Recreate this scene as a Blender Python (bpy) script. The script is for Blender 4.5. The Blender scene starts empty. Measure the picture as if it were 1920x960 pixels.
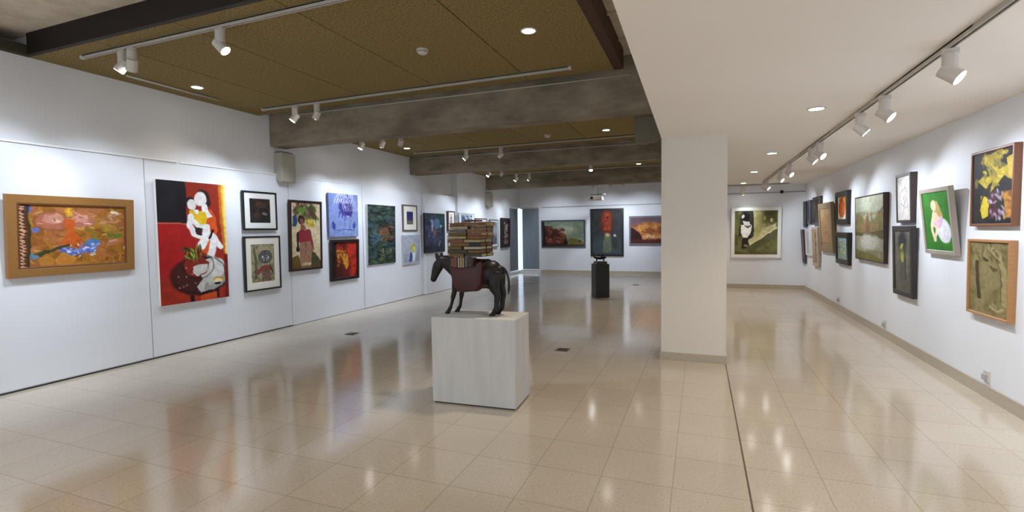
import bpy, bmesh, math, random
import numpy as np
from mathutils import Vector, Matrix
PI = math.pi
S = bpy.context.scene
C = S.collection
# ------------------------------------------------------------------ camera, world, exposure
YAW, PITCH, ROLL, FPX = math.radians(21.05), math.radians(2.964), math.radians(-0.797), 917.3
cam = bpy.data.cameras.new('camera'); camo = bpy.data.objects.new('camera', cam); C.objects.link(camo)
cam.sensor_fit = 'HORIZONTAL'; cam.sensor_width = 36.0; cam.lens = 36.0 * FPX / 1920.0
cam.clip_start = 0.05; cam.clip_end = 200
f = Vector((-math.sin(YAW) * math.cos(PITCH), math.cos(YAW) * math.cos(PITCH), -math.sin(PITCH)))
r = Vector((math.cos(YAW), math.sin(YAW), 0)); u = r.cross(f)
c_, s_ = math.cos(ROLL), math.sin(ROLL)
rr = c_ * r + s_ * u; uu = -s_ * r + c_ * u
camo.matrix_world = Matrix(((rr.x, uu.x, -f.x, 0), (rr.y, uu.y, -f.y, 0), (rr.z, uu.z, -f.z, 1.6), (0, 0, 0, 1)))
S.camera = camo
S.view_settings.view_transform = 'Standard'; S.view_settings.look = 'None'
S.view_settings.gamma = 1.0; S.view_settings.use_curve_mapping = False
S.view_settings.exposure = 1.35
W = bpy.data.worlds.new('world'); S.world = W; W.use_nodes = True
bg = W.node_tree.nodes['Background']; bg.inputs[0].default_value = (0.80, 0.90, 1.0, 1); bg.inputs[1].default_value = 0.55
WARM = (1.0, 0.86, 0.70); COOL = (0.79, 0.885, 1.0)
SPOT_W, DOWN_W = 33.5, 38.0

# ------------------------------------------------------------------ helpers
def lin(c):
    return tuple(((v / 255.0) / 12.92 if v / 255.0 <= 0.04045 else ((v / 255.0 + 0.055) / 1.055) ** 2.4) for v in c)
_m = {}
def mat(name, col, rough=0.5, metal=0.0, spec=0.5, n=None, bump=None, emit=None, coat=0.0):
    """procedural principled; n=(scale, col2, amount[, stretch xyz]); bump=(scale, strength)"""
    if name in _m: return _m[name]
    m = bpy.data.materials.new(name); m.use_nodes = True; nt = m.node_tree; b = nt.nodes['Principled BSDF']
    L = nt.links.new
    c = lin(col) + (1,)
    b.inputs['Base Color'].default_value = c; b.inputs['Roughness'].default_value = rough
    b.inputs['Metallic'].default_value = metal; b.inputs['Specular IOR Level'].default_value = spec
    if coat: b.inputs['Coat Weight'].default_value = coat; b.inputs['Coat Roughness'].default_value = 0.08
    tc = nt.nodes.new('ShaderNodeTexCoord')
    if n:
        mp = nt.nodes.new('ShaderNodeMapping'); L(tc.outputs['Object'], mp.inputs[0])
        mp.inputs['Scale'].default_value = n[3] if len(n) > 3 else (1, 1, 1)
        no = nt.nodes.new('ShaderNodeTexNoise'); no.inputs['Scale'].default_value = n[0]; no.inputs['Detail'].default_value = 6
        no.inputs['Roughness'].default_value = 0.6; L(mp.outputs[0], no.inputs['Vector'])
        ra = nt.nodes.new('ShaderNodeMapRange'); ra.inputs[1].default_value = 0.35; ra.inputs[2].default_value = 0.65
        ra.inputs[4].default_value = n[2]; L(no.outputs[0], ra.inputs[0])
        mx = nt.nodes.new('ShaderNodeMix'); mx.data_type = 'RGBA'
        mx.inputs[6].default_value = c; mx.inputs[7].default_value = lin(n[1]) + (1,)
        L(ra.outputs[0], mx.inputs[0]); L(mx.outputs[2], b.inputs['Base Color'])
    if bump:
        nb = nt.nodes.new('ShaderNodeTexNoise'); nb.inputs['Scale'].default_value = bump[0]; nb.inputs['Detail'].default_value = 4
        L(tc.outputs['Object'], nb.inputs['Vector'])
        bp = nt.nodes.new('ShaderNodeBump'); bp.inputs['Strength'].default_value = bump[1]; bp.inputs['Distance'].default_value = 0.01
        L(nb.outputs[0], bp.inputs['Height']); L(bp.outputs[0], b.inputs['Normal'])
    if emit:
        b.inputs['Emission Color'].default_value = tuple(emit[0]) + (1,); b.inputs['Emission Strength'].default_value = emit[1]
    _m[name] = m
    return m
def link(o, parent=None):
    C.objects.link(o)
    if parent: o.parent = parent
    return o
def meshobj(name, bm, m=None, parent=None, smooth=False):
    me = bpy.data.meshes.new(name); bm.to_mesh(me); bm.free()
    if m: me.materials.append(m)
    if smooth:
        for p in me.polygons: p.use_smooth = True
    return link(bpy.data.objects.new(name, me), parent)
def thing(name, label, cat, loc=(0, 0, 0), rot=(0, 0, 0), group=None):
    o = bpy.data.objects.new(name, None); C.objects.link(o); o.empty_display_size = 0.1
    o.location = loc; o.rotation_euler = rot; return tag(o, label, cat, group)
def tag(o, label, cat, group=None, kind=None):
    o['label'] = label; o['category'] = cat
    if group: o['group'] = group
    if kind: o['kind'] = kind
    return o
def struct(o): o['kind'] = 'structure'; return o
def bx(bm, x0, x1, y0, y1, z0, z1, bev=0.0):
    g = bmesh.ops.create_cube(bm, size=1.0); vs = g['verts']
    for v in vs:
        v.co = Vector(((x0 + x1) / 2 + v.co.x * (x1 - x0), (y0 + y1) / 2 + v.co.y * (y1 - y0), (z0 + z1) / 2 + v.co.z * (z1 - z0)))
    if bev:
        es = list({e for v in vs for e in v.link_edges})
        bmesh.ops.bevel(bm, geom=es, offset=bev, segments=2, affect='EDGES', profile=0.7)
def box(name, x0, x1, y0, y1, z0, z1, m, parent=None, bev=0.0):
    bm = bmesh.new(); bx(bm, x0, x1, y0, y1, z0, z1, bev); return meshobj(name, bm, m, parent)
def cyl(bm, p0, p1, r0, r1=None, seg=24, cap=True):
    r1 = r0 if r1 is None else r1
    p0, p1 = Vector(p0), Vector(p1); d = p1 - p0
    g = bmesh.ops.create_cone(bm, cap_ends=cap, segments=seg, radius1=r0, radius2=r1, depth=d.length)
    q = d.to_track_quat('Z', 'Y').to_matrix().to_4x4(); q.translation = (p0 + p1) / 2
    bmesh.ops.transform(bm, matrix=q, verts=g['verts'])
def prism(bm, pts, y0, y1):
    """polygon in xz extruded along y"""
    a = [bm.verts.new((x, y0, z)) for x, z in pts]; b = [bm.verts.new((x, y1, z)) for x, z in pts]
    n = len(pts); bm.faces.new(a); bm.faces.new(b[::-1])
    for i in range(n): bm.faces.new((a[i], b[i], b[(i + 1) % n], a[(i + 1) % n]))
    bmesh.ops.recalc_face_normals(bm, faces=bm.faces)
def light(name, kind, parent, loc, power, color, size=1.2, blend=0.6, direction=None, radius=0.03):
    l = bpy.data.lights.new(name, kind); l.energy = power; l.color = color
    if kind == 'SPOT': l.spot_size = size; l.spot_blend = blend
    l.shadow_soft_size = radius
    o = bpy.data.objects.new(name, l); C.objects.link(o); o.parent = parent; o.location = loc
    if direction is not None: o.rotation_euler = Vector(direction).to_track_quat('-Z', 'Y').to_euler()
    return o

# ------------------------------------------------------------------ shell materials
M_wall = mat('white_wall_paint', (231, 232, 236), 0.75, spec=0.25, n=(0.8, (223, 224, 227), 0.6))
M_panel = mat('white_display_board', (233, 236, 243), 0.6, spec=0.3, n=(1.2, (225, 228, 235), 0.5, (0.3, 0.3, 2.5)))
M_ceilw = mat('white_ceiling_paint', (240, 234, 226), 0.85, spec=0.2, n=(0.7, (234, 227, 218), 0.5))
M_conc = mat('raw_concrete', (154, 143, 125), 0.85, spec=0.25, n=(3.0, (114, 104, 89), 0.9, (0.6, 1, 1.5)), bump=(30, 0.3))
M_slab = mat('light_concrete_slab', (216, 204, 184), 0.9, spec=0.2, n=(4.0, (190, 178, 156), 0.9), bump=(20, 0.3))
M_brown = mat('dark_brown_timber', (30, 16, 11), 0.6, n=(8, (20, 11, 8), 0.8, (1, 1, 8)))
M_wool = mat('wood_wool_board', (164, 145, 100), 0.95, spec=0.1, n=(60, (108, 92, 58), 0.95), bump=(140, 0.7))
M_seam = mat('board_joint', (60, 45, 25), 0.9)
M_base = mat('terrazzo_skirting', (186, 174, 156), 0.4, n=(60, (166, 152, 132), 0.7))
M_white = mat('white_powder_coat', (206, 200, 192), 0.45)
M_whitem = mat('off_white_metal', (188, 182, 172), 0.4)
M_black = mat('black_paint', (18, 18, 20), 0.5)
M_lens = mat('lit_lens', (255, 255, 255), 0.3, emit=((1.0, 0.97, 0.93), 14.0))
M_dlens = mat('lit_diffuser', (255, 255, 255), 0.3, emit=((1.0, 0.95, 0.86), 6.0))

def floor_mat():
    m = bpy.data.materials.new('polished_terrazzo_floor'); m.use_nodes = True; nt = m.node_tree; N = nt.nodes; L = nt.links.new
    b = N['Principled BSDF']; tc = N.new('ShaderNodeTexCoord'); sep = N.new('ShaderNodeSeparateXYZ'); L(tc.outputs['Object'], sep.inputs[0])
    def math_(op, a, bb=None, cc=None):
        n = N.new('ShaderNodeMath'); n.operation = op
        for i, v in enumerate((a, bb, cc)):
            if v is None: continue
            if isinstance(v, (int, float)): n.inputs[i].default_value = v
            else: L(v, n.inputs[i])
        return n.outputs[0]
    def joint(o, off, w):
        t = math_('DIVIDE', math_('SUBTRACT', o, off), 0.44)
        fr = math_('FRACT', t); d = math_('MINIMUM', fr, math_('SUBTRACT', 1.0, fr))
        return math_('LESS_THAN', d, w / 0.44), math_('FLOOR', t)
    jx, ix = joint(sep.outputs[0], 0.288, 0.0028); jy, iy = joint(sep.outputs[1], 2.215, 0.0028)
    jj = math_('MAXIMUM', jx, jy)
    ex = math_('LESS_THAN', math_('ABSOLUTE', math_('SUBTRACT', sep.outputs[0], 0.288)), 0.006)
    ey = math_('LESS_THAN', sep.outputs[1], 6.18); ej = math_('MULTIPLY', ex, ey)
    cmb = N.new('ShaderNodeCombineXYZ'); L(ix, cmb.inputs[0]); L(iy, cmb.inputs[1])
    wn = N.new('ShaderNodeTexWhiteNoise'); L(cmb.outputs[0], wn.inputs['Vector'])
    def mix(f_, a, c):
        x = N.new('ShaderNodeMix'); x.data_type = 'RGBA'
        if isinstance(f_, float): x.inputs[0].default_value = f_
        else: L(f_, x.inputs[0])
        for k, v in ((6, a), (7, c)):
            if isinstance(v, tuple): x.inputs[k].default_value = lin(v) + (1,)
            else: L(v, x.inputs[k])
        return x.outputs[2]
    col = mix(wn.outputs['Value'], (199, 187, 169), (194, 182, 164))
    n1 = N.new('ShaderNodeTexNoise'); n1.inputs['Scale'].default_value = 70; n1.inputs['Detail'].default_value = 3; L(tc.outputs['Object'], n1.inputs['Vector'])
    r1 = N.new('ShaderNodeMapRange'); r1.inputs[1].default_value = 0.60; r1.inputs[2].default_value = 0.72; r1.inputs[4].default_value = 0.55; L(n1.outputs[0], r1.inputs[0])
    col = mix(r1.outputs[0], col, (122, 104, 82))
    r2 = N.new('ShaderNodeMapRange'); r2.inputs[1].default_value = 0.42; r2.inputs[2].default_value = 0.30; r2.inputs[4].default_value = 0.5; L(n1.outputs[0], r2.inputs[0])
    col = mix(r2.outputs[0], col, (222, 208, 188))
    n3 = N.new('ShaderNodeTexNoise'); n3.inputs['Scale'].default_value = 1.1; n3.inputs['Detail'].default_value = 4; L(tc.outputs['Object'], n3.inputs['Vector'])
    r3 = N.new('ShaderNodeMapRange'); r3.inputs[1].default_value = 0.45; r3.inputs[2].default_value = 0.7; r3.inputs[4].default_value = 0.4; L(n3.outputs[0], r3.inputs[0])
    col = mix(r3.outputs[0], col, (184, 171, 152))
    col = mix(math_('MULTIPLY', jj, 0.45), col, (120, 104, 84))
    col = mix(math_('MULTIPLY', ej, 0.9), col, (72, 58, 44))
    L(col, b.inputs['Base Color'])
    rr_ = N.new('ShaderNodeMapRange'); rr_.inputs[3].default_value = 0.10; rr_.inputs[4].default_value = 0.15; L(n3.outputs[0], rr_.inputs[0])
    L(rr_.outputs[0], b.inputs['Roughness']); b.inputs['IOR'].default_value = 1.95
    nb = N.new('ShaderNodeTexNoise'); nb.inputs['Scale'].default_value = 2.2; nb.inputs['Detail'].default_value = 1; L(tc.outputs['Object'], nb.inputs['Vector'])
    bp = N.new('ShaderNodeBump'); bp.inputs['Strength'].default_value = 0.10; bp.inputs['Distance'].default_value = 0.012
    L(nb.outputs[0], bp.inputs['Height']); L(bp.outputs[0], b.inputs['Normal'])
    return m

# ------------------------------------------------------------------ the room
XL, XR, YB, YC = -6.64, 2.48, 17.6, 14.2
Y0 = -3.2
struct(box('floor', -7.0, 2.8, Y0, 18.6, -0.1, 0.0, floor_mat()))
def hollow(name, x0, x1, y0, y1, z0, z1, holes, m, axis):
    """wall slab along `axis` ('x' or 'y') with rectangular holes [(a0,a1,z0,z1)]"""
    bm = bmesh.new(); a0, a1 = (x0, x1) if axis == 'x' else (y0, y1)
    def seg(s, e, zz0, zz1):
        if e - s < 1e-4 or zz1 - zz0 < 1e-4: return
        if axis == 'x': bx(bm, s, e, y0, y1, zz0, zz1)
        else: bx(bm, x0, x1, s, e, zz0, zz1)
    cur = a0
    for h0, h1, hz0, hz1 in holes:
        seg(cur, h0, z0, z1); seg(h0, h1, z0, hz0); seg(h0, h1, hz1, z1); cur = h1
    seg(cur, a1, z0, z1)
    return struct(meshobj(name, bm, m))
ZS = 3.72
# left wall: main length, then the return piece that stands 24 cm further in, with the corner window
bm = bmesh.new(); bx(bm, -7.0, XL, Y0, 12.45, 0, 3.5); bx(bm, -7.0, -6.42, 12.45, 16.48, 0, ZS)
bx(bm, -6.62, -6.42, 16.48, YB + 0.2, 2.45, ZS); bx(bm, -6.62, -6.42, 16.48, YB + 0.2, 0, 0.06)
bx(bm, -7.0, XL, 5.95, 12.45, 3.5, ZS)
struct(meshobj('wall_left', bm, M_wall))
hollow('wall_back', -6.42, 0.1, YB, YB + 0.2, 0, ZS, [(-6.42, -5.67, 0.06, 2.46)], M_wall, 'x')
bm = bmesh.new(); bx(bm, -0.44, 2.8, YC, YC + 0.2, 0, 2.68); bx(bm, -0.44, -0.3, YC + 0.2, YB, 0, 2.68)
struct(meshobj('wall_back_right', bm, M_wall))
struct(box('wall_right', XR, 2.8, Y0, YC, 0, 2.9, M_wall))
bm = bmesh.new()
pl = [(-0.325, Y0), (2.8, Y0), (2.8, YB), (-0.44, YB), (-0.44, 6.19)]
lo = [bm.verts.new((x, y, 2.68)) for x, y in pl]; hi = [bm.verts.new((x, y, 3.9)) for x, y in pl]
bm.faces.new(lo[::-1]); bm.faces.new(hi)
for k in range(5): bm.faces.new((lo[k], lo[(k + 1) % 5], hi[(k + 1) % 5], hi[k]))
bmesh.ops.recalc_face_normals(bm, faces=bm.faces)
struct(meshobj('ceiling_right', bm, M_ceilw))
bm = bmesh.new(); bx(bm, -7.0, -0.30, Y0, YB + 0.2, ZS, 3.9)
for y in (4.05, 4.9, 5.62): bx(bm, -0.95, -0.38, y, y + 0.035, ZS - 0.03, ZS)
struct(meshobj('ceiling', bm, M_slab))
struct(box('column', -0.44, 0.29, 6.19, 6.85, 0.0, 2.68, mat('column_paint_warm_bounce', (222, 216, 205), 0.75, spec=0.25, n=(0.8, (216, 209, 197), 0.5)))); bpy.data.objects['column'].name = 'wall_column'  # warm tint carries light bounced from the floor
bm = bmesh.new()
bx(bm, -0.452, 0.302, 6.176, 6.862, 0, 0.095)
struct(meshobj('baseboard_column', bm, M_base))
bm = bmesh.new(); bx(bm, XR - 0.018, XR, Y0, YC, 0, 0.11); bx(bm, XR - 0.019, XR - 0.001, Y0, YC, 0.108, 0.116)
struct(meshobj('baseboard_right', bm, M_base))
struct(box('baseboard_back_right', 0.3, XR - 0.018, YC - 0.018, YC, 0, 0.11, M_base))
struct(box('baseboard_back', -5.6, -0.45, YB - 0.018, YB, 0, 0.11, M_base))
# display boards that line the left wall, each slightly proud of the wall
segs = [(Y0, 4.168, -6.600, 2.575, 0.025), (4.182, 6.50, -6.603, 2.58, 0.022), (6.512, 8.455, -6.600, 2.578, 0.006),
        (8.468, 10.77, -6.585, 2.57, 0.008), (10.79, 12.45, -6.50, 2.56, 0.008)]
for i, (a, b_, x, zt, zb) in enumerate(segs):
    struct(box('trim_%d' % (i + 1), XL, x, a, b_, zb, zt, M_panel, bev=0.003))
struct(box('trim_6', XL, -6.615, Y0, 12.45, 0.0, 0.006, mat('gap_shade', (60, 56, 50), 0.9)))  # dark strip stands in for the shade under the boards
# thin picture rails resting along the board tops
bm = bmesh.new()
for (a, b_, x, zt) in ((Y0, 4.6, -6.585, 2.592), (4.64, 8.45, -6.592, 2.588), (10.8, 12.4, -6.49, 2.566)): bx(bm, x - 0.03, x, a, b_, zt - 0.012, zt + 0.010)
struct(meshobj('trim_7', bm, mat('picture_rail_white', (240, 240, 238), 0.35)))
bm = bmesh.new(); bx(bm, -5.55, -0.45, YB - 0.02, YB, 2.44, 2.465)
struct(meshobj('trim_8', bm, mat('grey_rail', (150, 150, 150), 0.5)))
struct(box('trim_9', 0.3, XR - 0.01, YC - 0.02, YC, 2.475, 2.50, mat('grey_rail', (150, 150, 150), 0.5)))
# concrete beams
for i, (y, z) in enumerate(((6.19, 3.04), (10.36, 3.0), (14.42, 2.93))):
    xl = (-6.62, -6.62, -6.45)[i]
    struct(box('trim_%d' % (10 + i), xl, -0.44, y, y + 0.30, z, ZS, M_conc, bev=0.006))
# brown timber frame that carries the boards of the nearest bay
bm = bmesh.new(); bx(bm, -6.55, -0.90, 3.05, 3.10, 3.5, ZS)
struct(meshobj('trim_13', bm, M_brown))
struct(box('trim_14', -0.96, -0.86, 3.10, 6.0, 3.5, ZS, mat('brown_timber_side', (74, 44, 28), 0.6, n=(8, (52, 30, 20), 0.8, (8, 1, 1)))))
struct(box('trim_15', -7.0, -6.55, Y0, 3.1, 3.5, 3.60, mat('wall_top_gap_shade', (58, 52, 40), 0.9)))  # dark colour stands in for the unlit recess over the wall top
struct(box('trim_18', -7.0, -6.92, Y0, 3.1, 3.6, ZS, M_slab))
struct(box('trim_16', -7.0, -0.95, 1.95, 2.02, 3.55, ZS, M_brown))
struct(box('trim_17', -7.0, -6.6, 3.1, 5.98, 3.555, ZS, M_wall))
# wood-wool ceiling boards: one lifted-in board per joint
bays = [(3.10, 5.98, 3.50, [-6.64, -5.51, -4.40, -3.245, -2.03, -0.96]), (6.50, 10.27, 3.42, [-6.64, -5.4, -4.30, -3.2, -2.13, -0.75]),
        (10.68, 14.33, 3.35, [-6.6, -5.4, -4.2, -3.0, -1.9, -0.75]), (14.74, 17.55, 3.35, [-6.4, -5.2, -4.0, -2.8, -1.6, -0.5])]
for bi, (ya, yb, z, xs) in enumerate(bays):
    for k in range(len(xs) - 1):
        struct(box('ceiling_board', xs[k] + 0.006, xs[k + 1] - 0.006, ya, yb, z, z + 0.05, M_wool, bev=0.004))
    struct(box('ceiling_backing', -6.6, xs[-1], ya + 0.01, yb - 0.01, z + 0.05, z + 0.07, M_seam))

# corner window: two grey roller blinds, glass behind, daylight slit at the corner
M_blind = mat('grey_blind_fabric', (136, 143, 152), 0.8, spec=0.2, n=(3, (122, 130, 140), 0.6, (6, 6, 0.4)))
M_glass = bpy.data.materials.new('window_glass'); M_glass.use_nodes = True
_b = M_glass.node_tree.nodes['Principled BSDF']; _b.inputs['Transmission Weight'].default_value = 1.0; _b.inputs['Roughness'].default_value = 0.0; _b.inputs['IOR'].default_value = 1.45
_b.inputs['Base Color'].default_value = (0.85, 0.93, 1.0, 1)
w1 = struct(box('window_1', -6.48, -5.67, YB + 0.10, YB + 0.104, 0.06, 2.46, M_glass))
bm = bmesh.new()
for a in ((-5.70, -5.67, 0.06, 2.46), (-6.44, -5.67, 0.06, 0.09), (-6.44, -5.67, 2.42, 2.46)): bx(bm, a[0], a[1], YB + 0.08, YB + 0.13, a[2], a[3])
meshobj('window_frame', bm, M_whitem, w1)
w2 = struct(box('window_2', -6.486, -6.482, 16.48, YB + 0.10, 0.06, 2.45, M_glass))
box('window_frame', -6.51, -6.46, 16.48, 16.51, 0.06, 2.45, M_whitem, w2)
def blind(loc, w, h, rz, label):
    t = thing('roller_blind', label, 'blind', loc, (0, 0, rz), 'grey roller blinds at the corner window')
    box('blind_fabric', -w / 2, w / 2, -0.004, 0.0, 0.0, h, M_blind, t)
    bm = bmesh.new(); cyl(bm, (-w / 2, 0.0, h + 0.005), (w / 2, 0.0, h + 0.005), 0.022); meshobj('roller_tube', bm, M_whitem, t, True)
    box('bottom_bar', -w / 2, w / 2, -0.012, 0.008, -0.02, 0.006, M_whitem, t)
blind((-6.005, YB + 0.012, 0.13), 0.655, 2.30, 0, 'grey roller blind on the back wall, right of the bright daylight slit')
blind((-6.435, 16.925, 0.13), 0.87, 2.28, PI / 2, 'narrow grey roller blind on the left wall, left of the bright daylight slit')

# ------------------------------------------------------------------ lighting tracks, heads, downlights
def track(label, p0, p1, z, w=0.035):
    """straight ceiling track from p0 to p1 (xy) whose underside is at z"""
    L_ = math.hypot(p1[0] - p0[0], p1[1] - p0[1]); a = math.atan2(p1[1] - p0[1], p1[0] - p0[0])
    t = thing('lighting_track', label, 'light track', (p0[0], p0[1], z), (0, 0, a), 'ceiling lighting tracks')
    bm = bmesh.new(); bx(bm, 0, L_, -w / 2, -w / 2 + 0.008, 0, 0.032); bx(bm, 0, L_, w / 2 - 0.008, w / 2, 0, 0.032); bx(bm, 0, L_, -w / 2, w / 2, 0.022, 0.034)
    meshobj('rail', bm, M_whitem, t)
    box('contact_slot', 0.01, L_ - 0.01, -w / 2 + 0.008, w / 2 - 0.008, 0.012, 0.0225, M_black, t)
    box('end_cap', -0.012, 0.02, -w / 2 - 0.002, w / 2 + 0.002, -0.002, 0.034, M_white, t)
    box('end_cap', L_ - 0.02, L_ + 0.012, -w / 2 - 0.002, w / 2 + 0.002, -0.002, 0.034, M_white, t)
    return t
def spot(x, y, z, aim, label, power=SPOT_W, cone=1.35, drop=0.0, scale=1.0, col=COOL, lit=True):
    """white two-cylinder track spotlight hanging from z, pointing at aim (world)"""
    t = thing('track_spotlight', label, 'spotlight', (x, y, z), (0, 0, 0), 'white track spotlights')
    s = scale; zz = -0.02 - drop
    if drop: bm = bmesh.new(); cyl(bm, (0, 0, 0), (0, 0, zz), 0.008); meshobj('stem', bm, M_white, t)
    box('track_adapter', -0.045 * s, 0.045 * s, -0.017, 0.017, zz - 0.012, zz + 0.02, M_white, t, 0.003)
    bm = bmesh.new(); cyl(bm, (0, 0, zz - 0.012), (0, 0, zz - 0.125 * s), 0.042 * s)
    meshobj('driver_housing', bm, M_white, t, False)
    piv = Vector((0, 0, zz - 0.135 * s)); d = (Vector(aim) - Vector((x, y, z)) - piv).normalized()
    a = piv - d * 0.05 * s; b = piv + d * 0.068 * s
    bm = bmesh.new(); cyl(bm, a, b, 0.046 * s, 0.050 * s, 28); meshobj('lamp_head', bm, M_white, t)
    bm = bmesh.new(); cyl(bm, b + d * 0.0005, b + d * 0.003, 0.041 * s); meshobj('lens', bm, M_lens if lit else M_white, t)
    if power: light('lamp_light', 'SPOT', t, b + d * 0.02, power, col, cone, 0.8, d, 0.035)
    return t
def downlight(x, y, z, label, power=DOWN_W, col=WARM, real=True):
    t = thing('recessed_downlight', label, 'downlight', (x, y, z), (0, 0, 0), 'round recessed downlights')
    bm = bmesh.new()
    ri, ro = 0.062, 0.078; n = 36
    vs = [[bm.verts.new((rad * math.cos(2 * PI * k / n), rad * math.sin(2 * PI * k / n), zz)) for k in range(n)] for rad, zz in ((ri, 0.0), (ri, -0.008), (ro, -0.006), (ro, 0.0))]
    for j in range(3):
        for k in range(n): bm.faces.new((vs[j][k], vs[j][(k + 1) % n], vs[j + 1][(k + 1) % n], vs[j + 1][k]))
    meshobj('trim_ring', bm, M_white, t)
    bm = bmesh.new(); cyl(bm, (0, 0, -0.0045), (0, 0, -0.001), 0.0625, seg=32); meshobj('diffuser', bm, M_dlens, t)
    if real: light('lamp_light', 'SPOT', t, (0, 0, -0.02), power, col, 1.9, 1.0, (0, 0, -1), 0.06)
    return t

# right gallery
track('long white lighting track running along the low white ceiling on the right', (1.385, Y0 + 0.3), (1.385, 12.9), 2.648)
spot(1.385, 12.75, 2.648, (2.48, 13.6, 1.45), 'white spotlight at the far end of the right-hand track', power=26, cone=1.5)
track('short lighting track crossing the low ceiling in front of the far right wall', (0.5, 13.75), (2.05, 13.75), 2.648)
rh = [(3.72, 3.0, 'largest and nearest'), (4.83, 4.2, 'second from the camera'), (5.47, 5.3, 'third from the camera, seen from its side'), (7.15, 6.2, 'fourth from the camera'),
      (7.62, 7.3, 'fifth from the camera'), (9.40, 8.5, 'sixth from the camera'), (10.4, 9.8, 'seventh from the camera'), (12.35, 12.0, 'last in the row')]
for i, (y, ay, w) in enumerate(rh):
    spot(1.385, y, 2.648, (2.48, ay, 1.45), 'white spotlight on the right-hand track, %s' % w, power=30, scale=0.92, cone=1.55)
for y, ay, w in ((-0.6, 0.6, 'behind the camera'), (1.6, 2.8, 'beside the camera'), (2.6, 4.2, 'just outside the right edge of the view')):  # unseen heads added to light the near right wall
    spot(1.385, y, 2.648, (2.48, ay, 1.45), 'added white spotlight on the right-hand track, ' + w, power=29, cone=1.55)
spot(1.0, 13.75, 2.648, (1.3, 14.2, 1.0), 'white spotlight on the short cross track, aimed at the large square picture', power=7, cone=1.6)
for i, (x, y, w) in enumerate(((0.988, 5.25, 'nearest in view'), (0.975, 8.1, 'second in view'), (0.975, 10.65, 'third in view'), (0.975, 13.2, 'farthest'), (0.98, 2.4, 'almost overhead'), (0.98, -0.4, 'behind the camera'))):
    downlight(x, y, 2.68, 'round lit downlight in the low white ceiling, %s of its row' % w, power=DOWN_W)
# tall gallery, bay 1
track('white lighting track under the wood-wool ceiling, nearest to the camera', (-6.06, 3.28), (-1.2, 3.28), 3.462)
track('white lighting track just in front of the nearest concrete beam', (-6.18, 5.66), (-1.42, 5.66), 3.462)
spot(-5.42, 3.28, 3.462, (-6.6, 2.5, 1.4), 'white spotlight at the left end of the nearest track, left of a close pair')
spot(-5.28, 3.28, 3.462, (-6.6, 3.8, 1.3), 'white spotlight at the left end of the nearest track, right of a close pair')
spot(-4.06, 3.28, 3.462, (-1.95, 4.0, 0.9), 'white spotlight on the nearest track, its lit lens facing the camera', power=32, cone=1.1)
spot(-5.56, 5.66, 3.462, (-6.6, 4.7, 1.4), 'white spotlight left of two before the nearest concrete beam')
spot(-5.15, 5.66, 3.462, (-6.6, 5.9, 1.3), 'white spotlight right of two before the nearest concrete beam')
track('added lighting track, unseen behind the camera in the tall gallery', (-6.0, 1.2), (-1.0, 1.2), 3.56)  # track and its heads added out of view to light the left wall
for x, ay in ((-5.3, 1.6), (-4.9, 2.7)):
    spot(x, 1.2, 3.56, (-6.6, ay, 1.4), 'added white spotlight behind the camera, %s of two by the left wall' % ('left' if x < -5 else 'right'))
for x, y in ((-4.6, 0.6), (-2.0, 0.6), (-4.6, -1.8), (-2.0, -1.8)):  # unseen downlights added behind the camera for more light
    downlight(x, y, ZS, 'added round downlight in the concrete slab behind the camera, %s %s' % ('far' if y < 0 else 'near', 'left' if x < -3 else 'right'), power=DOWN_W * 1.3)
# bay 2
track('white lighting track hidden behind the nearest concrete beam', (-6.15, 7.55), (-1.3, 7.55), 3.382)
track('white lighting track in front of the middle concrete beam', (-6.1, 9.75), (-1.0, 9.75), 3.382)
for i, (x, y, aim, w) in enumerate(((-5.91, 7.62, (-6.6, 7.0, 1.3), 'leftmost of three seen below the nearest beam'), (-5.45, 7.62, (-6.6, 7.9, 1.4), 'middle of three seen below the nearest beam'), (-5.05, 7.62, (-6.6, 8.7, 1.2), 'rightmost of three seen below the nearest beam'))):
    spot(x, y, 3.382, aim, 'white spotlight, ' + w, power=(22, 32, 34)[i])
spot(-4.80, 9.75, 3.382, (-6.6, 9.2, 1.4), 'white spotlight left of two before the middle concrete beam')
spot(-3.97, 9.75, 3.382, (-6.6, 10.0, 1.2), 'white spotlight right of two before the middle concrete beam')
# bay 3
track('white lighting track behind the middle concrete beam', (-6.0, 12.35), (-1.3, 12.35), 3.312)
track('white lighting track in front of the farthest concrete beam', (-6.0, 13.95), (-1.0, 13.95), 3.312)
spot(-5.42, 12.4, 3.312, (-6.5, 11.5, 1.3), 'white spotlight left of two seen below the middle beam', power=32)
spot(-5.04, 12.4, 3.312, (-6.4, 12.9, 1.3), 'white spotlight right of two seen below the middle beam', power=32)
spot(-5.2, 13.95, 3.312, (-6.4, 13.4, 1.3), 'white spotlight left of two before the farthest concrete beam')
spot(-4.78, 13.95, 3.312, (-6.4, 14.0, 1.2), 'white spotlight right of two before the farthest concrete beam')
spot(-2.6, 12.4, 3.312, (-2.3, 11.4, 0.9), 'brightly lit white spotlight hanging alone over the black plinth', power=40, cone=1.2)
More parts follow.
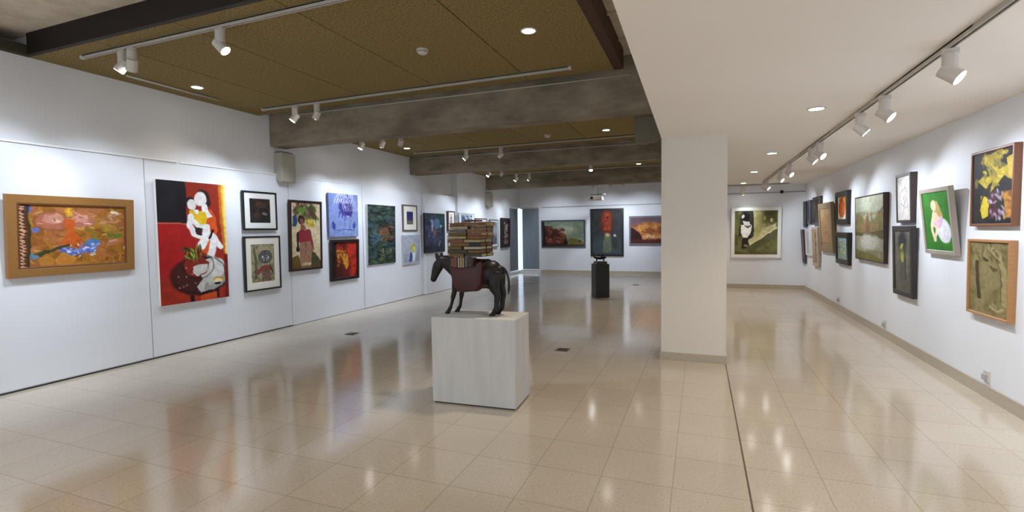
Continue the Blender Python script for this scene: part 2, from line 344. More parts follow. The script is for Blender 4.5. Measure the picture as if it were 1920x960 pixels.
# bay 4
track('white lighting track in the last bay before the back wall', (-5.6, 15.5), (-1.2, 15.5), 3.312)
for x, ax, w in ((-3.16, -4.6, 'left'), (-2.62, -3.1, 'middle'), (-2.27, -1.9, 'right')):
    spot(x, 15.5, 3.312, (ax, 17.6, 1.4), 'white spotlight high before the back wall, %s of three' % w, power=(0 if w == 'left' else 52), drop=0.18)
spot(-4.75, 15.5, 3.312, (-4.9, 17.6, 1.3), 'added white spotlight hidden behind the farthest beam, aimed at the cliff landscape', power=44)  # hidden head added to light the cliff landscape
for x, ay in ((-5.4, 15.2), (-5.15, 16.2)): spot(x, 15.5, 3.312, (-6.42, ay, 1.3), 'added white spotlight hidden behind the farthest beam, %s of two by the left wall' % ('left' if x < -5.3 else 'right'), power=26)  # unseen pair added to light the last pictures on the left wall
# downlights and detectors in the boards
for x, y, z, w in ((-6.05, 4.53, 3.5, 'nearest bay, beside the left wall'), (-1.535, 4.51, 3.5, 'nearest bay, beside the brown timber'), (-5.95, 9.2, 3.42, 'middle bay, beside the left wall'),
                   (-1.62, 9.1, 3.42, 'middle bay, right side'), (-1.55, 13.6, 3.35, 'third bay, right side')):
    downlight(x, y, z, 'round lit downlight in the wood-wool ceiling, ' + w, power=DOWN_W * (0.30 if x < -5 else 1.4))
def detector(x, y, z, label):
    t = thing('smoke_detector', label, 'smoke detector', (x, y, z), (0, 0, 0), 'round smoke detectors')
    bm = bmesh.new(); cyl(bm, (0, 0, 0), (0, 0, -0.022), 0.062, 0.06, 32); meshobj('base', bm, M_white, t)
    bm = bmesh.new(); cyl(bm, (0, 0, -0.022), (0, 0, -0.030), 0.044, seg=32); meshobj('vent_gap', bm, mat('vent_grey', (110, 106, 98), .7), t)
    bm = bmesh.new(); cyl(bm, (0, 0, -0.030), (0, 0, -0.045), 0.054, 0.036, 32); meshobj('cap', bm, M_white, t)
detector(-2.716, 4.54, 3.5, 'round white smoke detector on the nearest wood-wool boards')
detector(-2.74, 9.1, 3.42, 'round white smoke detector on the wood-wool boards behind the nearest beam')
def conduit(label, pts, rad=0.009):
    bm = bmesh.new()
    for a, b in zip(pts, pts[1:]): cyl(bm, a, b, rad, seg=10)
    o = meshobj('cable_conduit', bm, M_whitem, None, True); return tag(o, label, 'conduit', 'thin surface conduits')
conduit('thin light conduit running along the face of the nearest concrete beam', [(-6.2, 6.18, 3.50), (-0.8, 6.18, 3.475)])
conduit('thin light conduit running along the face of the middle concrete beam', [(-6.2, 10.35, 3.37), (-0.8, 10.35, 3.335)])
conduit('short light conduit along the ceiling edge above the left wall', [(-6.31, 3.85, 3.485), (-6.31, 5.05, 3.485)], 0.014)
# white speaker boxes under the beam ends
M_spk = mat('light_grey_speaker', (176, 172, 160), 0.5); M_spkd = mat('dark_grey_speaker', (92, 88, 80), 0.7)
def speaker(loc, rz, w, h, d, label, cm=None):
    """local: back at y=0 against the wall, front towards -y"""
    t = thing('wall_speaker', label, 'speaker', loc, (0, 0, rz), 'box speakers below the beam ends')
    bm = bmesh.new()
    pts = [(0, 0.07), (0, h), (-d, h), (-d, 0.02), (-d * 0.7, 0.0)]
    a = [bm.verts.new((-w / 2, y, z)) for y, z in pts]; b = [bm.verts.new((w / 2, y, z)) for y, z in pts]
    bm.faces.new(a); bm.faces.new(b[::-1])
    for i in range(len(pts)): bm.faces.new((a[i], b[i], b[(i + 1) % 5], a[(i + 1) % 5]))
    bmesh.ops.recalc_face_normals(bm, faces=bm.faces); bmesh.ops.bevel(bm, geom=bm.edges[:], offset=0.006, segments=2, affect='EDGES')
    meshobj('cabinet', bm, cm or M_spk, t)
    box('grille', -w / 2 + 0.02, w / 2 - 0.02, -d - 0.004, -d + 0.001, 0.03, h - 0.03, cm or mat('grille_grey', (186, 182, 170), .6, n=(300, (140, 136, 126), .5)), t)
    box('top_bracket', -w / 2 + 0.03, w / 2 - 0.03, -d + 0.03, -0.0, h, h + 0.02, M_spkd, t)
speaker((XL, 6.41, 2.45), PI / 2, 0.30, 0.50, 0.17, 'light grey box speaker on the left wall under the nearest beam end')
speaker((-6.42, 14.50, 2.36), PI / 2, 0.28, 0.46, 0.15, 'light grey box speaker on the left wall under the farthest beam end')
speaker((-0.44, 6.72, 2.72), -PI / 2, 0.22, 0.46, 0.36, 'shade-darkened box speaker behind the nearest beam, beside the column', mat('shaded_speaker', (112, 104, 88), .6))  # same kind of speaker, its colour darkened for the shade it hangs in
# projector on its bracket
t = thing('ceiling_projector', 'white ceiling projector on a bracket in front of the back wall', 'projector', (-3.17, 15.9, 2.62))
bm = bmesh.new(); bx(bm, -0.22, 0.22, -0.17, 0.17, -0.07, 0.07, 0.02); meshobj('body', bm, M_white, t)
bm = bmesh.new(); cyl(bm, (-0.1, -0.17, 0), (-0.1, -0.20, 0), 0.045); meshobj('lens_barrel', bm, M_black, t)
box('mount_plate', -0.16, 0.30, -0.12, 0.12, 0.10, 0.13, mat('bracket_grey', (120, 118, 114), .5), t)
bm = bmesh.new(); cyl(bm, (0.05, 0, 0.07), (0.05, 0, 0.73), 0.02); meshobj('mount_pole', bm, mat('bracket_grey', (120, 118, 114), .5), t)
# dome camera in the far right corner, power sockets, floor boxes
t = thing('security_camera', 'small black security camera under the ceiling in the far right corner', 'camera', (1.93, YC, 2.50))
bm = bmesh.new(); cyl(bm, (0, 0, 0), (0, -0.05, 0), 0.03); meshobj('mount', bm, M_white, t)
bm = bmesh.new(); bmesh.ops.create_uvsphere(bm, u_segments=20, v_segments=12, radius=0.045); bmesh.ops.translate(bm, vec=(0, -0.08, -0.01), verts=bm.verts); meshobj('dome', bm, M_black, t, True)
for y, z, w in ((5.72, 0.20, 'nearest to the camera'), (8.4, 0.19, 'middle of three'), (10.9, 0.2, 'farthest along')):
    t = thing('power_socket', 'white wall socket just above the right skirting, ' + w, 'socket', (XR, y, z), (0, 0, -PI / 2), 'wall sockets along the right wall')
    box('face_plate', -0.05, 0.05, -0.01, 0, -0.05, 0.05, M_white, t, 0.003)
    box('plug', -0.025, 0.02, -0.035, -0.01, -0.035, 0.015, mat('socket_grey', (170, 168, 164), .5), t, 0.003)
for x, y, w in ((-5.15, 6.26, 'near the left wall'), (-1.706, 6.27, 'between the white plinth and the column'), (-4.745, 13.86, 'before the corner window'), (-1.716, 14.3, 'right of the black plinth')):
    t = thing('floor_socket_box', 'small dark floor box in the terrazzo, ' + w, 'floor box', (x, y, 0), (0, 0, 0), 'floor boxes')
    box('frame', -0.085, 0.085, -0.085, 0.085, 0, 0.004, mat('worn_brass', (150, 140, 118), .4, metal=.6), t)
    box('lid', -0.065, 0.065, -0.065, 0.065, 0.004, 0.008, mat('dark_brass', (86, 78, 64), .45, metal=.5), t)

# ------------------------------------------------------------------ painted pictures
def vnoise(U, V, su, sv, seed, octv=3):
    rng = np.random.RandomState(seed); out = np.zeros_like(U); amp = 1; tot = 0
    for o in range(octv):
        nu, nv = int(su * 2 ** o) + 2, int(sv * 2 ** o) + 2
        g = rng.rand(nv + 1, nu + 1); x = np.clip(U, 0, 1) * (nu - 1); y = np.clip(V, 0, 1) * (nv - 1)
        xi = x.astype(int); yi = y.astype(int); fx = x - xi; fy = y - yi; fx = fx * fx * (3 - 2 * fx); fy = fy * fy * (3 - 2 * fy)
        out += amp * ((g[yi, xi] * (1 - fx) + g[yi, xi + 1] * fx) * (1 - fy) + (g[yi + 1, xi] * (1 - fx) + g[yi + 1, xi + 1] * fx) * fy)
        tot += amp; amp *= 0.55
    return out / tot
class Art:
    def __init__(s, nx, ny, bgc, wob=.011):
        s.nx, s.ny = nx, ny
        s.U0, s.V0 = np.meshgrid(np.linspace(0, 1, nx + 1), np.linspace(0, 1, ny + 1))
        q = max(6, ny / 12); w1_ = vnoise(s.U0, s.V0, q * nx / ny, q, 901, 2) - .5; w2_ = vnoise(s.U0, s.V0, q * nx / ny, q, 902, 2) - .5
        s.U = s.U0 + w1_ * 4 * wob * ny / nx * .9; s.V = s.V0 + w2_ * 4 * wob
        s.c = np.ones(s.U.shape + (3,)) * np.array(bgc, float)
    def put(s, m, c): m = np.clip(m, 0, 1)[..., None]; s.c = s.c * (1 - m) + np.array(c, float) * m; return s
    def noise(s, c, su=4, sv=4, amt=0.6, seed=1, lo=0.45, hi=0.6, octv=3, box=None):
        m = np.clip((vnoise(s.U, s.V, su, sv, seed, octv) - lo) / (hi - lo), 0, 1) * amt
        if box: m = m * s.bmask(*box)
        return s.put(m, c)
    def bmask(s, u0, v0, u1, v1, soft=0.03):
        f_ = lambda a: np.clip(a / soft + 0.5, 0, 1)
        return f_(s.U - u0) * f_(u1 - s.U) * f_(s.V - v0) * f_(v1 - s.V)
    def grad(s, c, v0, v1, amt=1.0, axis='v'):
        A = s.V if axis == 'v' else s.U
        return s.put(np.clip((A - v0) / (v1 - v0), 0, 1) * amt, c)
    def rect(s, u0, v0, u1, v1, c, a=1.0, soft=0.012): return s.put(s.bmask(u0, v0, u1, v1, soft) * a, c)
    def ell(s, cu, cv, ru, rv, c, rot=0.0, a=1.0, soft=0.15, ring=None):
        du, dv = (s.U - cu), (s.V - cv); co, si = math.cos(rot), math.sin(rot)
        d = np.sqrt(((du * co + dv * si) / ru) ** 2 + ((-du * si + dv * co) / rv) ** 2)
        m = np.clip((1 - d) / soft + 0.5, 0, 1) if ring is None else np.clip(1 - np.abs(d - 1) / ring, 0, 1)
        return s.put(m * a, c)
    def poly(s, pts, c, a=1.0):
        inside = np.zeros_like(s.U, bool); n = len(pts)
        for i in range(n):
            (x1, y1), (x2, y2) = pts[i], pts[(i + 1) % n]
            if y1 == y2: continue
            cond = ((y1 > s.V) != (y2 > s.V)) & (s.U < (x2 - x1) * (s.V - y1) / (y2 - y1) + x1)
            inside ^= cond
        return s.put(inside * a, c)
    def line(s, pts, w, c, a=1.0):
        d = np.full(s.U.shape, 9.0); asp = s.nx / s.ny
        for (x1, y1), (x2, y2) in zip(pts, pts[1:]):
            ax, ay, bx_, by = x1 * asp, y1, x2 * asp, y2; L2 = max((bx_ - ax) ** 2 + (by - ay) ** 2, 1e-9)
            t = np.clip(((s.U * asp - ax) * (bx_ - ax) + (s.V - ay) * (by - ay)) / L2, 0, 1)
            d = np.minimum(d, np.hypot(s.U * asp - ax - t * (bx_ - ax), s.V - ay - t * (by - ay)))
        return s.put(np.clip((w - d) / (0.35 * w) + 0.5, 0, 1) * a, c)
    def strokes(s, n, box, pal, ln, wd, ang, seed, a=0.8, jit=0.4):
        rng = random.Random(seed); asp = s.nx / s.ny
        for _ in range(n):
            cu = rng.uniform(box[0], box[2]); cv = rng.uniform(box[1], box[3]); L_ = ln * rng.uniform(.6, 1.4); w_ = wd * rng.uniform(.6, 1.4)
            s.ell(cu, cv, L_, w_, rng.choice(pal), ang + rng.uniform(-jit, jit), a * rng.uniform(.6, 1), 0.5)
        return s
GR = {'L': 'pictures hung on the left wall', 'R': 'pictures hung on the right wall', 'B': 'pictures hung on the back wall', 'C': 'pictures hung on the far right wall'}
def canvas_mesh(name, art, w, h, y, depth, m_name, parent, side, rough=0.5, coat=0.0, zc=None):
    """picture plane w x h centred on x=0, spanning z zc-h/2..zc+h/2, front at -y, wrapped sides"""
    nx, ny = art.nx, art.ny; z1 = zc + h / 2
    co = np.stack([(art.U0 - 0.5) * w, np.full(art.U0.shape, -y), z1 - art.V0 * h], -1).reshape(-1, 3)
    idx = np.arange((nx + 1) * (ny + 1)).reshape(ny + 1, nx + 1)
    faces = np.stack([idx[:-1, :-1], idx[1:, :-1], idx[1:, 1:], idx[:-1, 1:]], -1).reshape(-1, 4).tolist()
    n0 = len(co); X, Z0, Z1 = w / 2, zc - h / 2, z1
    box_ = [(-X, -y, Z0), (X, -y, Z0), (X, -y, Z1), (-X, -y, Z1), (-X, -y + depth, Z0), (X, -y + depth, Z0), (X, -y + depth, Z1), (-X, -y + depth, Z1)]
    faces += [[n0 + k for k in q] for q in ((0, 4, 5, 1), (1, 5, 6, 2), (2, 6, 7, 3), (3, 7, 4, 0), (4, 7, 6, 5))]
    me = bpy.data.meshes.new(name); me.from_pydata(co.tolist() + box_, [], faces); me.update()
    at = me.color_attributes.new('paint', 'FLOAT_COLOR', 'POINT')
    br = 1 + 0.16 * (vnoise(art.U, art.V, nx / 5, ny / 5, nx * 7 + ny, 2)[..., None] - 0.5)
    col = (np.clip((art.c * br).reshape(-1, 3), 0, 255) / 255.0) ** 1.12
    col = col * 0.88 + col.mean(axis=1, keepdims=True) * 0.12
    col = np.concatenate([col, np.tile(np.array(side) / 255.0, (8, 1))])
    col = np.where(col <= 0.04045, col / 12.92, ((col + 0.055) / 1.055) ** 2.4)
    at.data.foreach_set('color', np.concatenate([col, np.ones((len(col), 1))], 1).ravel().astype(np.float32))
    m = _m.get(m_name)
    if not m:
        m = bpy.data.materials.new(m_name); m.use_nodes = True; nt = m.node_tree; b = nt.nodes['Principled BSDF']
        a = nt.nodes.new('ShaderNodeAttribute'); a.attribute_name = 'paint'; nt.links.new(a.outputs['Color'], b.inputs['Base Color'])
        b.inputs['Roughness'].default_value = 0.62; b.inputs['Specular IOR Level'].default_value = 0.25
        if coat: b.inputs['Coat Weight'].default_value = coat; b.inputs['Coat Roughness'].default_value = 0.06
        _m[m_name] = m
    me.materials.append(m)
    return link(bpy.data.objects.new(name, me), parent)
def place(wall, c, z, h, base, tilt):
    X = {'L': (base, c, z - h / 2), 'R': (base, c, z - h / 2), 'B': (c, base, z - h / 2), 'C': (c, base, z - h / 2)}[wall]
    rz = {'L': PI / 2, 'R': -PI / 2, 'B': 0, 'C': 0}[wall]
    return X, (tilt, 0, rz)
def frame_bm(w, h, b, d, y0, lip=0.0):
    """mitred frame, outer w x h standing on z=0, bar width b, depth d from y0 towards -y"""
    bm = bmesh.new()
    O = [(-w / 2, 0), (w / 2, 0), (w / 2, h), (-w / 2, h)]
    def ring(inset, y): return [bm.verts.new((x + (inset if x < 0 else -inset), y, z + (inset if z == 0 else -inset))) for x, z in O]
    prof = [(0, y0), (0, y0 - d + 0.004), (0.004, y0 - d), (b - 0.005, y0 - d + lip), (b, y0 - d + lip + 0.004), (b, y0)]
    R_ = [ring(*p) for p in prof]
    for j in range(len(R_)):
        a, c = R_[j], R_[(j + 1) % len(R_)]
        for k in range(4): bm.faces.new((a[k], a[(k + 1) % 4], c[(k + 1) % 4], c[k]))
    bmesh.ops.recalc_face_normals(bm, faces=bm.faces)
    return bm
def picture(wall, c, z, w, h, tilt, label, art, base=None, frame=None, bar=0.03, depth=0.04, matc=None, matw=(0, 0), rec=0.012, side=None, coat=0.0, kind='framed_painting', frough=0.4, wood=None, inner=None):
    """hang a picture; frame/matc are colours; fit measured with the front face 5 cm off the wall plane"""
    base = {'L': -6.6, 'R': XR, 'B': YB, 'C': YC}[wall] if base is None else base
    gap = 0.05 - depth
    loc, rot = place(wall, c, z, h, base, tilt)
    nrm = {'L': (1, 0), 'R': (-1, 0), 'B': (0, -1), 'C': (0, -1)}[wall]
    loc = (loc[0] + nrm[0] * gap, loc[1] + nrm[1] * gap, loc[2])
    cat = 'painting' if kind != 'framed_print' else 'picture'
    if frame is None:
        o = canvas_mesh('painted_canvas', art, w, h, depth, depth, 'artist_paint', None, side or (225, 222, 216), zc=h / 2)
        o.location = loc; o.rotation_euler = rot
        return tag(o, label, cat, GR[wall])
    t = thing(kind, label, cat, loc, rot, GR[wall])
    fm = mat('frame_%d_%d_%d' % frame, frame, frough, n=(20, tuple(int(v * .8) for v in frame), 0.6, (1, 1, 12)) if wood else None)
    meshobj('frame', frame_bm(w, h, bar, depth, 0.0), fm, t)
    iw, ih = w - 2 * bar, h - 2 * bar; yr = depth - rec
    box('backing_board', -iw / 2 - 0.003, iw / 2 + 0.003, -yr + 0.008, -0.004, bar - 0.003, h - bar + 0.003, mat('brown_backing', (120, 96, 70), .8), t)
    if matc:
        bm = frame_bm(iw + 0.004, ih + 0.004, matw[0], 0.006, -yr + 0.006)
        # widen the vertical bars if asked
        for v in bm.verts:
            v.co.z += bar - 0.002
            inner_ = abs(v.co.x) < iw / 2 + 0.002 - matw[0] * 0.5
            if inner_ and matw[1] != matw[0]:
                zc_ = h / 2; s_ = (ih / 2 - matw[1]) / max(ih / 2 - matw[0], 1e-6); v.co.z = zc_ + (v.co.z - zc_) * s_
        meshobj('mat_board', bm, mat('mat_%d_%d_%d' % matc, matc, .8), t)
        iw -= 2 * matw[0]; ih -= 2 * matw[1]; yr -= 0.0035
    canvas_mesh('picture', art, iw + 0.004, ih + 0.004, yr, 0.004, 'artist_paint_glazed' if coat else 'artist_paint', t, (60, 50, 40), rough=0.5, coat=coat, zc=h / 2)
    return t

K_ = (22, 20, 22)
# --- left wall, 1: relief-like ochre painting in wide wooden frame
A = Art(210, 125, (176, 118, 34), .016)
A.noise((198, 146, 60), 9, 6, .6, 3).noise((140, 84, 30), 14, 9, .55, 4, .5, .62).noise((205, 120, 90), 7, 5, .4, 5, .52, .62)
A.ell(.30, .27, .15, .16, (186, 112, 84)).ell(.30, .27, .15, .16, (128, 76, 44), ring=.10, a=.6).ell(.30, .24, .09, .08, (206, 140, 120), .3)
A.ell(.54, .24, .15, .14, (190, 118, 96)).ell(.54, .22, .08, .07, (214, 150, 134), -.2).ell(.63, .08, .11, .10, (184, 116, 66))
A.ell(.40, .06, .09, .08, (188, 120, 62)).ell(.33, .28, .05, .02, (236, 190, 176), .5, .8).ell(.62, .30, .05, .016, (238, 196, 180), -.1, .8)
A.poly([(.38, .25), (.50, .22), (.50, .45), (.58, .62), (.62, .72), (.48, .68), (.36, .62), (.42, .45)], (212, 98, 28), .92)
A.ell(.44, .12, .04, .08, (222, 160, 40)).line([(.43, .2), (.44, .05)], .016, (236, 186, 60))
A.strokes(90, (.12, .05, .99, .98), [(214, 164, 72), (150, 92, 30), (226, 184, 110), (176, 96, 60), (126, 82, 26)], .032, .010, .2, 7, .75, .9)
A.strokes(24, (.62, .36, .97, .55), [(120, 140, 40), (96, 124, 36), (196, 170, 50)], .03, .014, .3, 8, .8, .8)
A.strokes(26, (.72, .12, .93, .30), [(206, 150, 130), (176, 110, 100), (226, 190, 170)], .028, .012, -.2, 9, .8, .6)
A.ell(.86, .63, .07, .06, (190, 120, 82)).ell(.86, .60, .05, .02, (222, 170, 140), .1, .8).ell(.90, .51, .05, .045, (110, 132, 44))
A.ell(.46, .75, .11, .055, (92, 108, 196), .18).ell(.60, .73, .11, .06, (112, 130, 214), -.25).ell(.66, .62, .07, .08, (86, 130, 190), -.5)
A.strokes(46, (.38, .62, .72, .84), [(206, 212, 240), (70, 86, 190), (120, 142, 222), (240, 240, 246)], .018, .012, .5, 10, .85, 1.2)
A.line([(.13, .80), (.25, .76), (.42, .65)], .026, (70, 76, 40)).ell(.12, .82, .045, .045, (110, 140, 160), .4).ell(.07, .09, .055, .08, (92, 110, 204))
A.ell(.15, .40, .04, .04, (110, 116, 190)).ell(.23, .90, .07, .08, (196, 132, 52)).ell(.40, .88, .08, .08, (206, 134, 48)).ell(.40, .88, .08, .08, (232, 176, 60), ring=.09)
for u_ in (.60, .70, .80, .90, .97): A.ell(u_, .90, .04, .06, (206, 140, 46), ring=.22, a=.9)
A.rect(.84, .08, .92, .12, (246, 226, 200), soft=.02).rect(.97, .70, 1.0, .74, (250, 238, 214), soft=.02)
A.rect(0, 0, .075, 1, (88, 26, 18)).rect(.078, 0, .105, 1, (74, 60, 26))
for k in range(19): A.line([(.015, .03 + k * .052), (.060, .055 + k * .052)], .013, (214, 176, 140)).line([(.060, .055 + k * .052), (.03, .08 + k * .052)], .008, (190, 140, 104))
t = picture('L', 3.378, 1.616, 1.196, .859, .057, 'wide ochre painting with blue bird shape in broad wooden frame, leftmost on the left wall', A, frame=(158, 112, 58), bar=.088, depth=.045, rec=.018, wood=True)
inner = frame_bm(1.196 - .17, .859 - .17, .018, .018, -.026)
for v in inner.verts: v.co.z += .085
meshobj('inner_moulding', inner, mat('dark_wood_moulding', (104, 62, 26), .5), t)

# --- 2: tall red canvas with mother and child above round table
A = Art(120, 205, (168, 46, 30), .004); A.noise((196, 58, 30), 5, 7, .5, 21)
A.rect(-.1, -.1, .40, .335, (30, 26, 34)).noise((44, 40, 50), 5, 5, .5, 22, box=(0, 0, .40, .33))
A.poly([(0, .345), (.40, .355), (.52, .50), (.55, .60), (.30, .72), (.12, .80), (0, .72)], (188, 26, 30), .8).line([(0, .342), (.40, .345)], .005, (214, 120, 90), .8)
A.poly([(.40, 0), (.88, 0), (.90, .45), (.93, .58), (.62, .60), (.55, .5), (.40, .33)], (168, 46, 24)).rect(.14, .38, .30, .44, (206, 40, 40), .5, .05)
A.poly([(.885, -.1), (1.1, -.1), (1.1, .60), (.95, .60), (.92, .45)], (240, 188, 40)).line([(.905, 0), (.93, .45), (.96, .6)], .012, (214, 120, 30)).line([(.985, 0), (.985, .6)], .012, (250, 226, 130))
A.poly([(.62, .24), (.76, .22), (.84, .29), (.85, .40), (.80, .48), (.82, .58), (.70, .62), (.56, .56), (.60, .44)], (226, 92, 26))
A.ell(.64, .125, .11, .070, (52, 34, 30)).ell(.70, .16, .055, .045, (52, 34, 30)).ell(.455, .165, .075, .045, (42, 28, 30))
A.ell(.605, .135, .090, .062, (240, 240, 240)).poly([(.62, .17), (.70, .18), (.72, .24), (.78, .28), (.70, .30), (.62, .24)], (240, 240, 240))
A.ell(.475, .185, .065, .045, (238, 238, 240)).poly([(.44, .235), (.54, .225), (.68, .25), (.70, .30), (.66, .36), (.50, .33), (.44, .29)], (240, 200, 30))
A.poly([(.50, .22), (.58, .22), (.56, .265), (.52, .26)], (240, 240, 240))
A.line([(.46, .29), (.43, .36), (.50, .43), (.60, .455)], .026, (242, 242, 244)).line([(.50, .33), (.58, .37), (.70, .37)], .022, (242, 242, 244))
A.poly([(.50, .37), (.66, .39), (.62, .45), (.52, .43)], (70, 40, 40))
A.line([(.68, .40), (.66, .47), (.60, .53)], .036, (244, 244, 246)).line([(.74, .45), (.80, .48), (.76, .58), (.72, .63)], .034, (244, 244, 246)).line([(.80, .47), (.88, .54)], .022, (244, 244, 246)).ell(.90, .55, .035, .022, (244, 244, 246)).ell(.72, .635, .045, .02, (244, 244, 246))
A.line([(.78, .40), (.72, .47)], .010, (40, 26, 30))
A.ell(.57, .785, .435, .165, (38, 24, 24)).ell(.57, .780, .41, .150, (88, 40, 34), a=.9)
A.poly([(.60, .66), (.80, .63), (.96, .70), (.985, .78), (.93, .86), (.78, .915), (.56, .925), (.50, .88), (.60, .82), (.54, .74)], (198, 198, 194)).noise((120, 118, 116), 8, 10, .45, 23, box=(.52, .66, .97, .92))
A.ell(.83, .73, .13, .085, (214, 214, 210)).line([(.80, .64), (.92, .70), (.97, .80)], .006, (90, 88, 86), .7)
A.poly([(.30, .66), (.44, .625), (.62, .63), (.70, .68), (.66, .76), (.52, .80), (.38, .77)], (146, 44, 32)).poly([(.46, .70), (.68, .69), (.66, .75), (.52, .79), (.46, .76)], (206, 204, 198))
A.ell(.54, .70, .23, .11, (38, 26, 26), ring=.06, a=.7)
A.strokes(34, (.33, .545, .58, .64), [(110, 150, 40), (70, 110, 30), (190, 200, 80), (40, 60, 24)], .035, .010, 1.2, 24, .9, .9).strokes(9, (.2, .70, .5, .88), [(230, 180, 160)], .012, .007, 0, 25, .9)
A.ell(.84, .835, .085, .022, (206, 160, 40)).ell(.83, .845, .07, .017, (236, 220, 170)).ell(.82, .868, .05, .010, (40, 30, 26))
A.rect(.40, .945, .46, 1.1, (40, 20, 20)).rect(.78, .91, .84, .99, (50, 22, 20)).poly([(.56, .95), (.80, .94), (.80, 1.1), (.56, 1.1)], (214, 84, 30)).rect(.94, .62, 1.05, 1.05, (120, 30, 24), .8)
picture('L', 4.762, 1.503, .986, 1.649, .006, 'large unframed red canvas with white mother and child above a round table', A, depth=.045, side=(232, 228, 222))

# --- 3 upper black framed dark print
A = Art(50, 58, (54, 42, 40)); A.noise((92, 58, 40), 4, 4, .7, 31).noise((30, 28, 36), 5, 5, .7, 32).ell(.55, .25, .28, .14, (110, 74, 54), a=.6).ell(.72, .62, .14, .07, (150, 150, 160), .2, .7).rect(.2, .75, 1, 1, (34, 36, 52), .6, .2)
A.ell(.35, .7, .16, .14, (84, 54, 40), a=.7)
picture('L', 5.885, 1.971, .649, .613, -.004, 'black framed dark brown print with white mat, upper of two right of the red canvas', A, frame=K_, bar=.028, depth=.035, matc=(236, 236, 234), matw=(.105, .09), coat=.6, kind='framed_print')
# --- 4 lower black framed figure print
A = Art(70, 105, (176, 164, 128)); A.noise((146, 134, 98), 6, 8, .6, 41).noise((110, 112, 88), 7, 9, .5, 42, .52, .62)
A.ell(.60, .33, .28, .17, (104, 104, 106)).ell(.60, .33, .28, .17, (54, 54, 58), ring=.09, a=.9).ell(.62, .36, .13, .08, (136, 138, 140)).line([(.60, .18), (.60, .48)], .01, (60, 60, 64)).line([(.36, .33), (.84, .33)], .008, (70, 70, 74)).ell(.48, .33, .035, .025, (220, 220, 216)).ell(.74, .35, .035, .025, (220, 220, 216))
A.ell(.60, .66, .24, .10, (150, 66, 58)).ell(.25, .72, .16, .07, (146, 74, 66)).poly([(.42, .70), (.80, .70), (.86, .95), (.44, .98)], (120, 92, 86), .8).line([(.12, .1), (.20, .5), (.16, .9)], .03, (96, 100, 82)).line([(.80, .55), (.92, .75)], .02, (64, 50, 48))
A.strokes(40, (.05, .75, .95, 1), [(90, 80, 70), (160, 130, 70), (60, 60, 60), (130, 70, 60)], .05, .018, .5, 43, .7, 1).strokes(16, (.05, .02, .95, .12), [(196, 184, 150), (110, 106, 90), (150, 90, 80)], .04, .012, 0, 44)
picture('L', 5.898, 1.135, .694, .87, .006, 'black framed abstract figure print with cream mat, lower of two right of the red canvas', A, frame=K_, bar=.026, depth=.042, matc=(232, 230, 220), matw=(.10, .11), coat=.5, kind='framed_print')
# --- 5 woman with leaves
A = Art(78, 160, (222, 204, 166), .006); A.noise((232, 220, 190), 4, 6, .6, 51).noise((198, 174, 130), 5, 8, .4, 52).grad((226, 190, 176), .35, .0, .5)
A.strokes(60, (.12, .03, .85, .22), [(96, 140, 50), (70, 100, 40), (130, 100, 70), (150, 170, 80), (90, 60, 46), (120, 90, 100)], .09, .028, .3, 53, .85, 1.2)
A.ell(.36, .11, .13, .045, (108, 156, 54)).ell(.72, .16, .17, .06, (104, 72, 50), .5, .8).poly([(.05, .20), (.16, .17), (.20, .30), (.14, .37), (.04, .36)], (48, 88, 128)).ell(.63, .31, .11, .055, (226, 196, 60), .3).strokes(10, (.52, .26, .76, .37), [(236, 210, 90), (190, 150, 40)], .05, .02, .5, 54)
A.ell(.33, .26, .12, .065, (60, 40, 36)).ell(.35, .285, .065, .048, (140, 96, 70)).poly([(.30, .33), (.42, .33), (.50, .40), (.30, .42)], (150, 104, 78))
A.poly([(.22, .44), (.34, .40), (.46, .41), (.60, .39), (.68, .46), (.72, .62), (.62, .64), (.56, .60), (.28, .62), (.20, .54)], (160, 52, 66)).line([(.60, .42), (.70, .62), (.72, .72)], .022, (150, 58, 66))
A.line([(.22, .46), (.20, .62), (.22, .72)], .018, (60, 44, 44)).ell(.20, .70, .05, .04, (46, 38, 40))
A.poly([(.28, .60), (.62, .58), (.74, .72), (.70, .92), (.30, .95), (.24, .78)], (168, 126, 98)).strokes(26, (.28, .62, .70, .92), [(186, 146, 118), (136, 92, 70), (150, 110, 90)], .02, .05, 0, 55, .6, .3)
A.poly([(0, .84), (.20, .78), (.30, .90), (.34, 1.1), (0, 1.1)], (120, 100, 50)).poly([(.68, .76), (.82, .78), (1, .92), (1, 1.1), (.62, 1.1), (.66, .9)], (86, 84, 50)).rect(.05, .96, 1, 1.1, (110, 84, 56), .8, .03).ell(.45, .93, .12, .02, (206, 186, 140))
picture('L', 6.83, 1.565, .764, 1.234, .024, 'tall dark framed painting of a woman in red under green leaves', A, frame=(44, 24, 22), bar=.042, depth=.045)
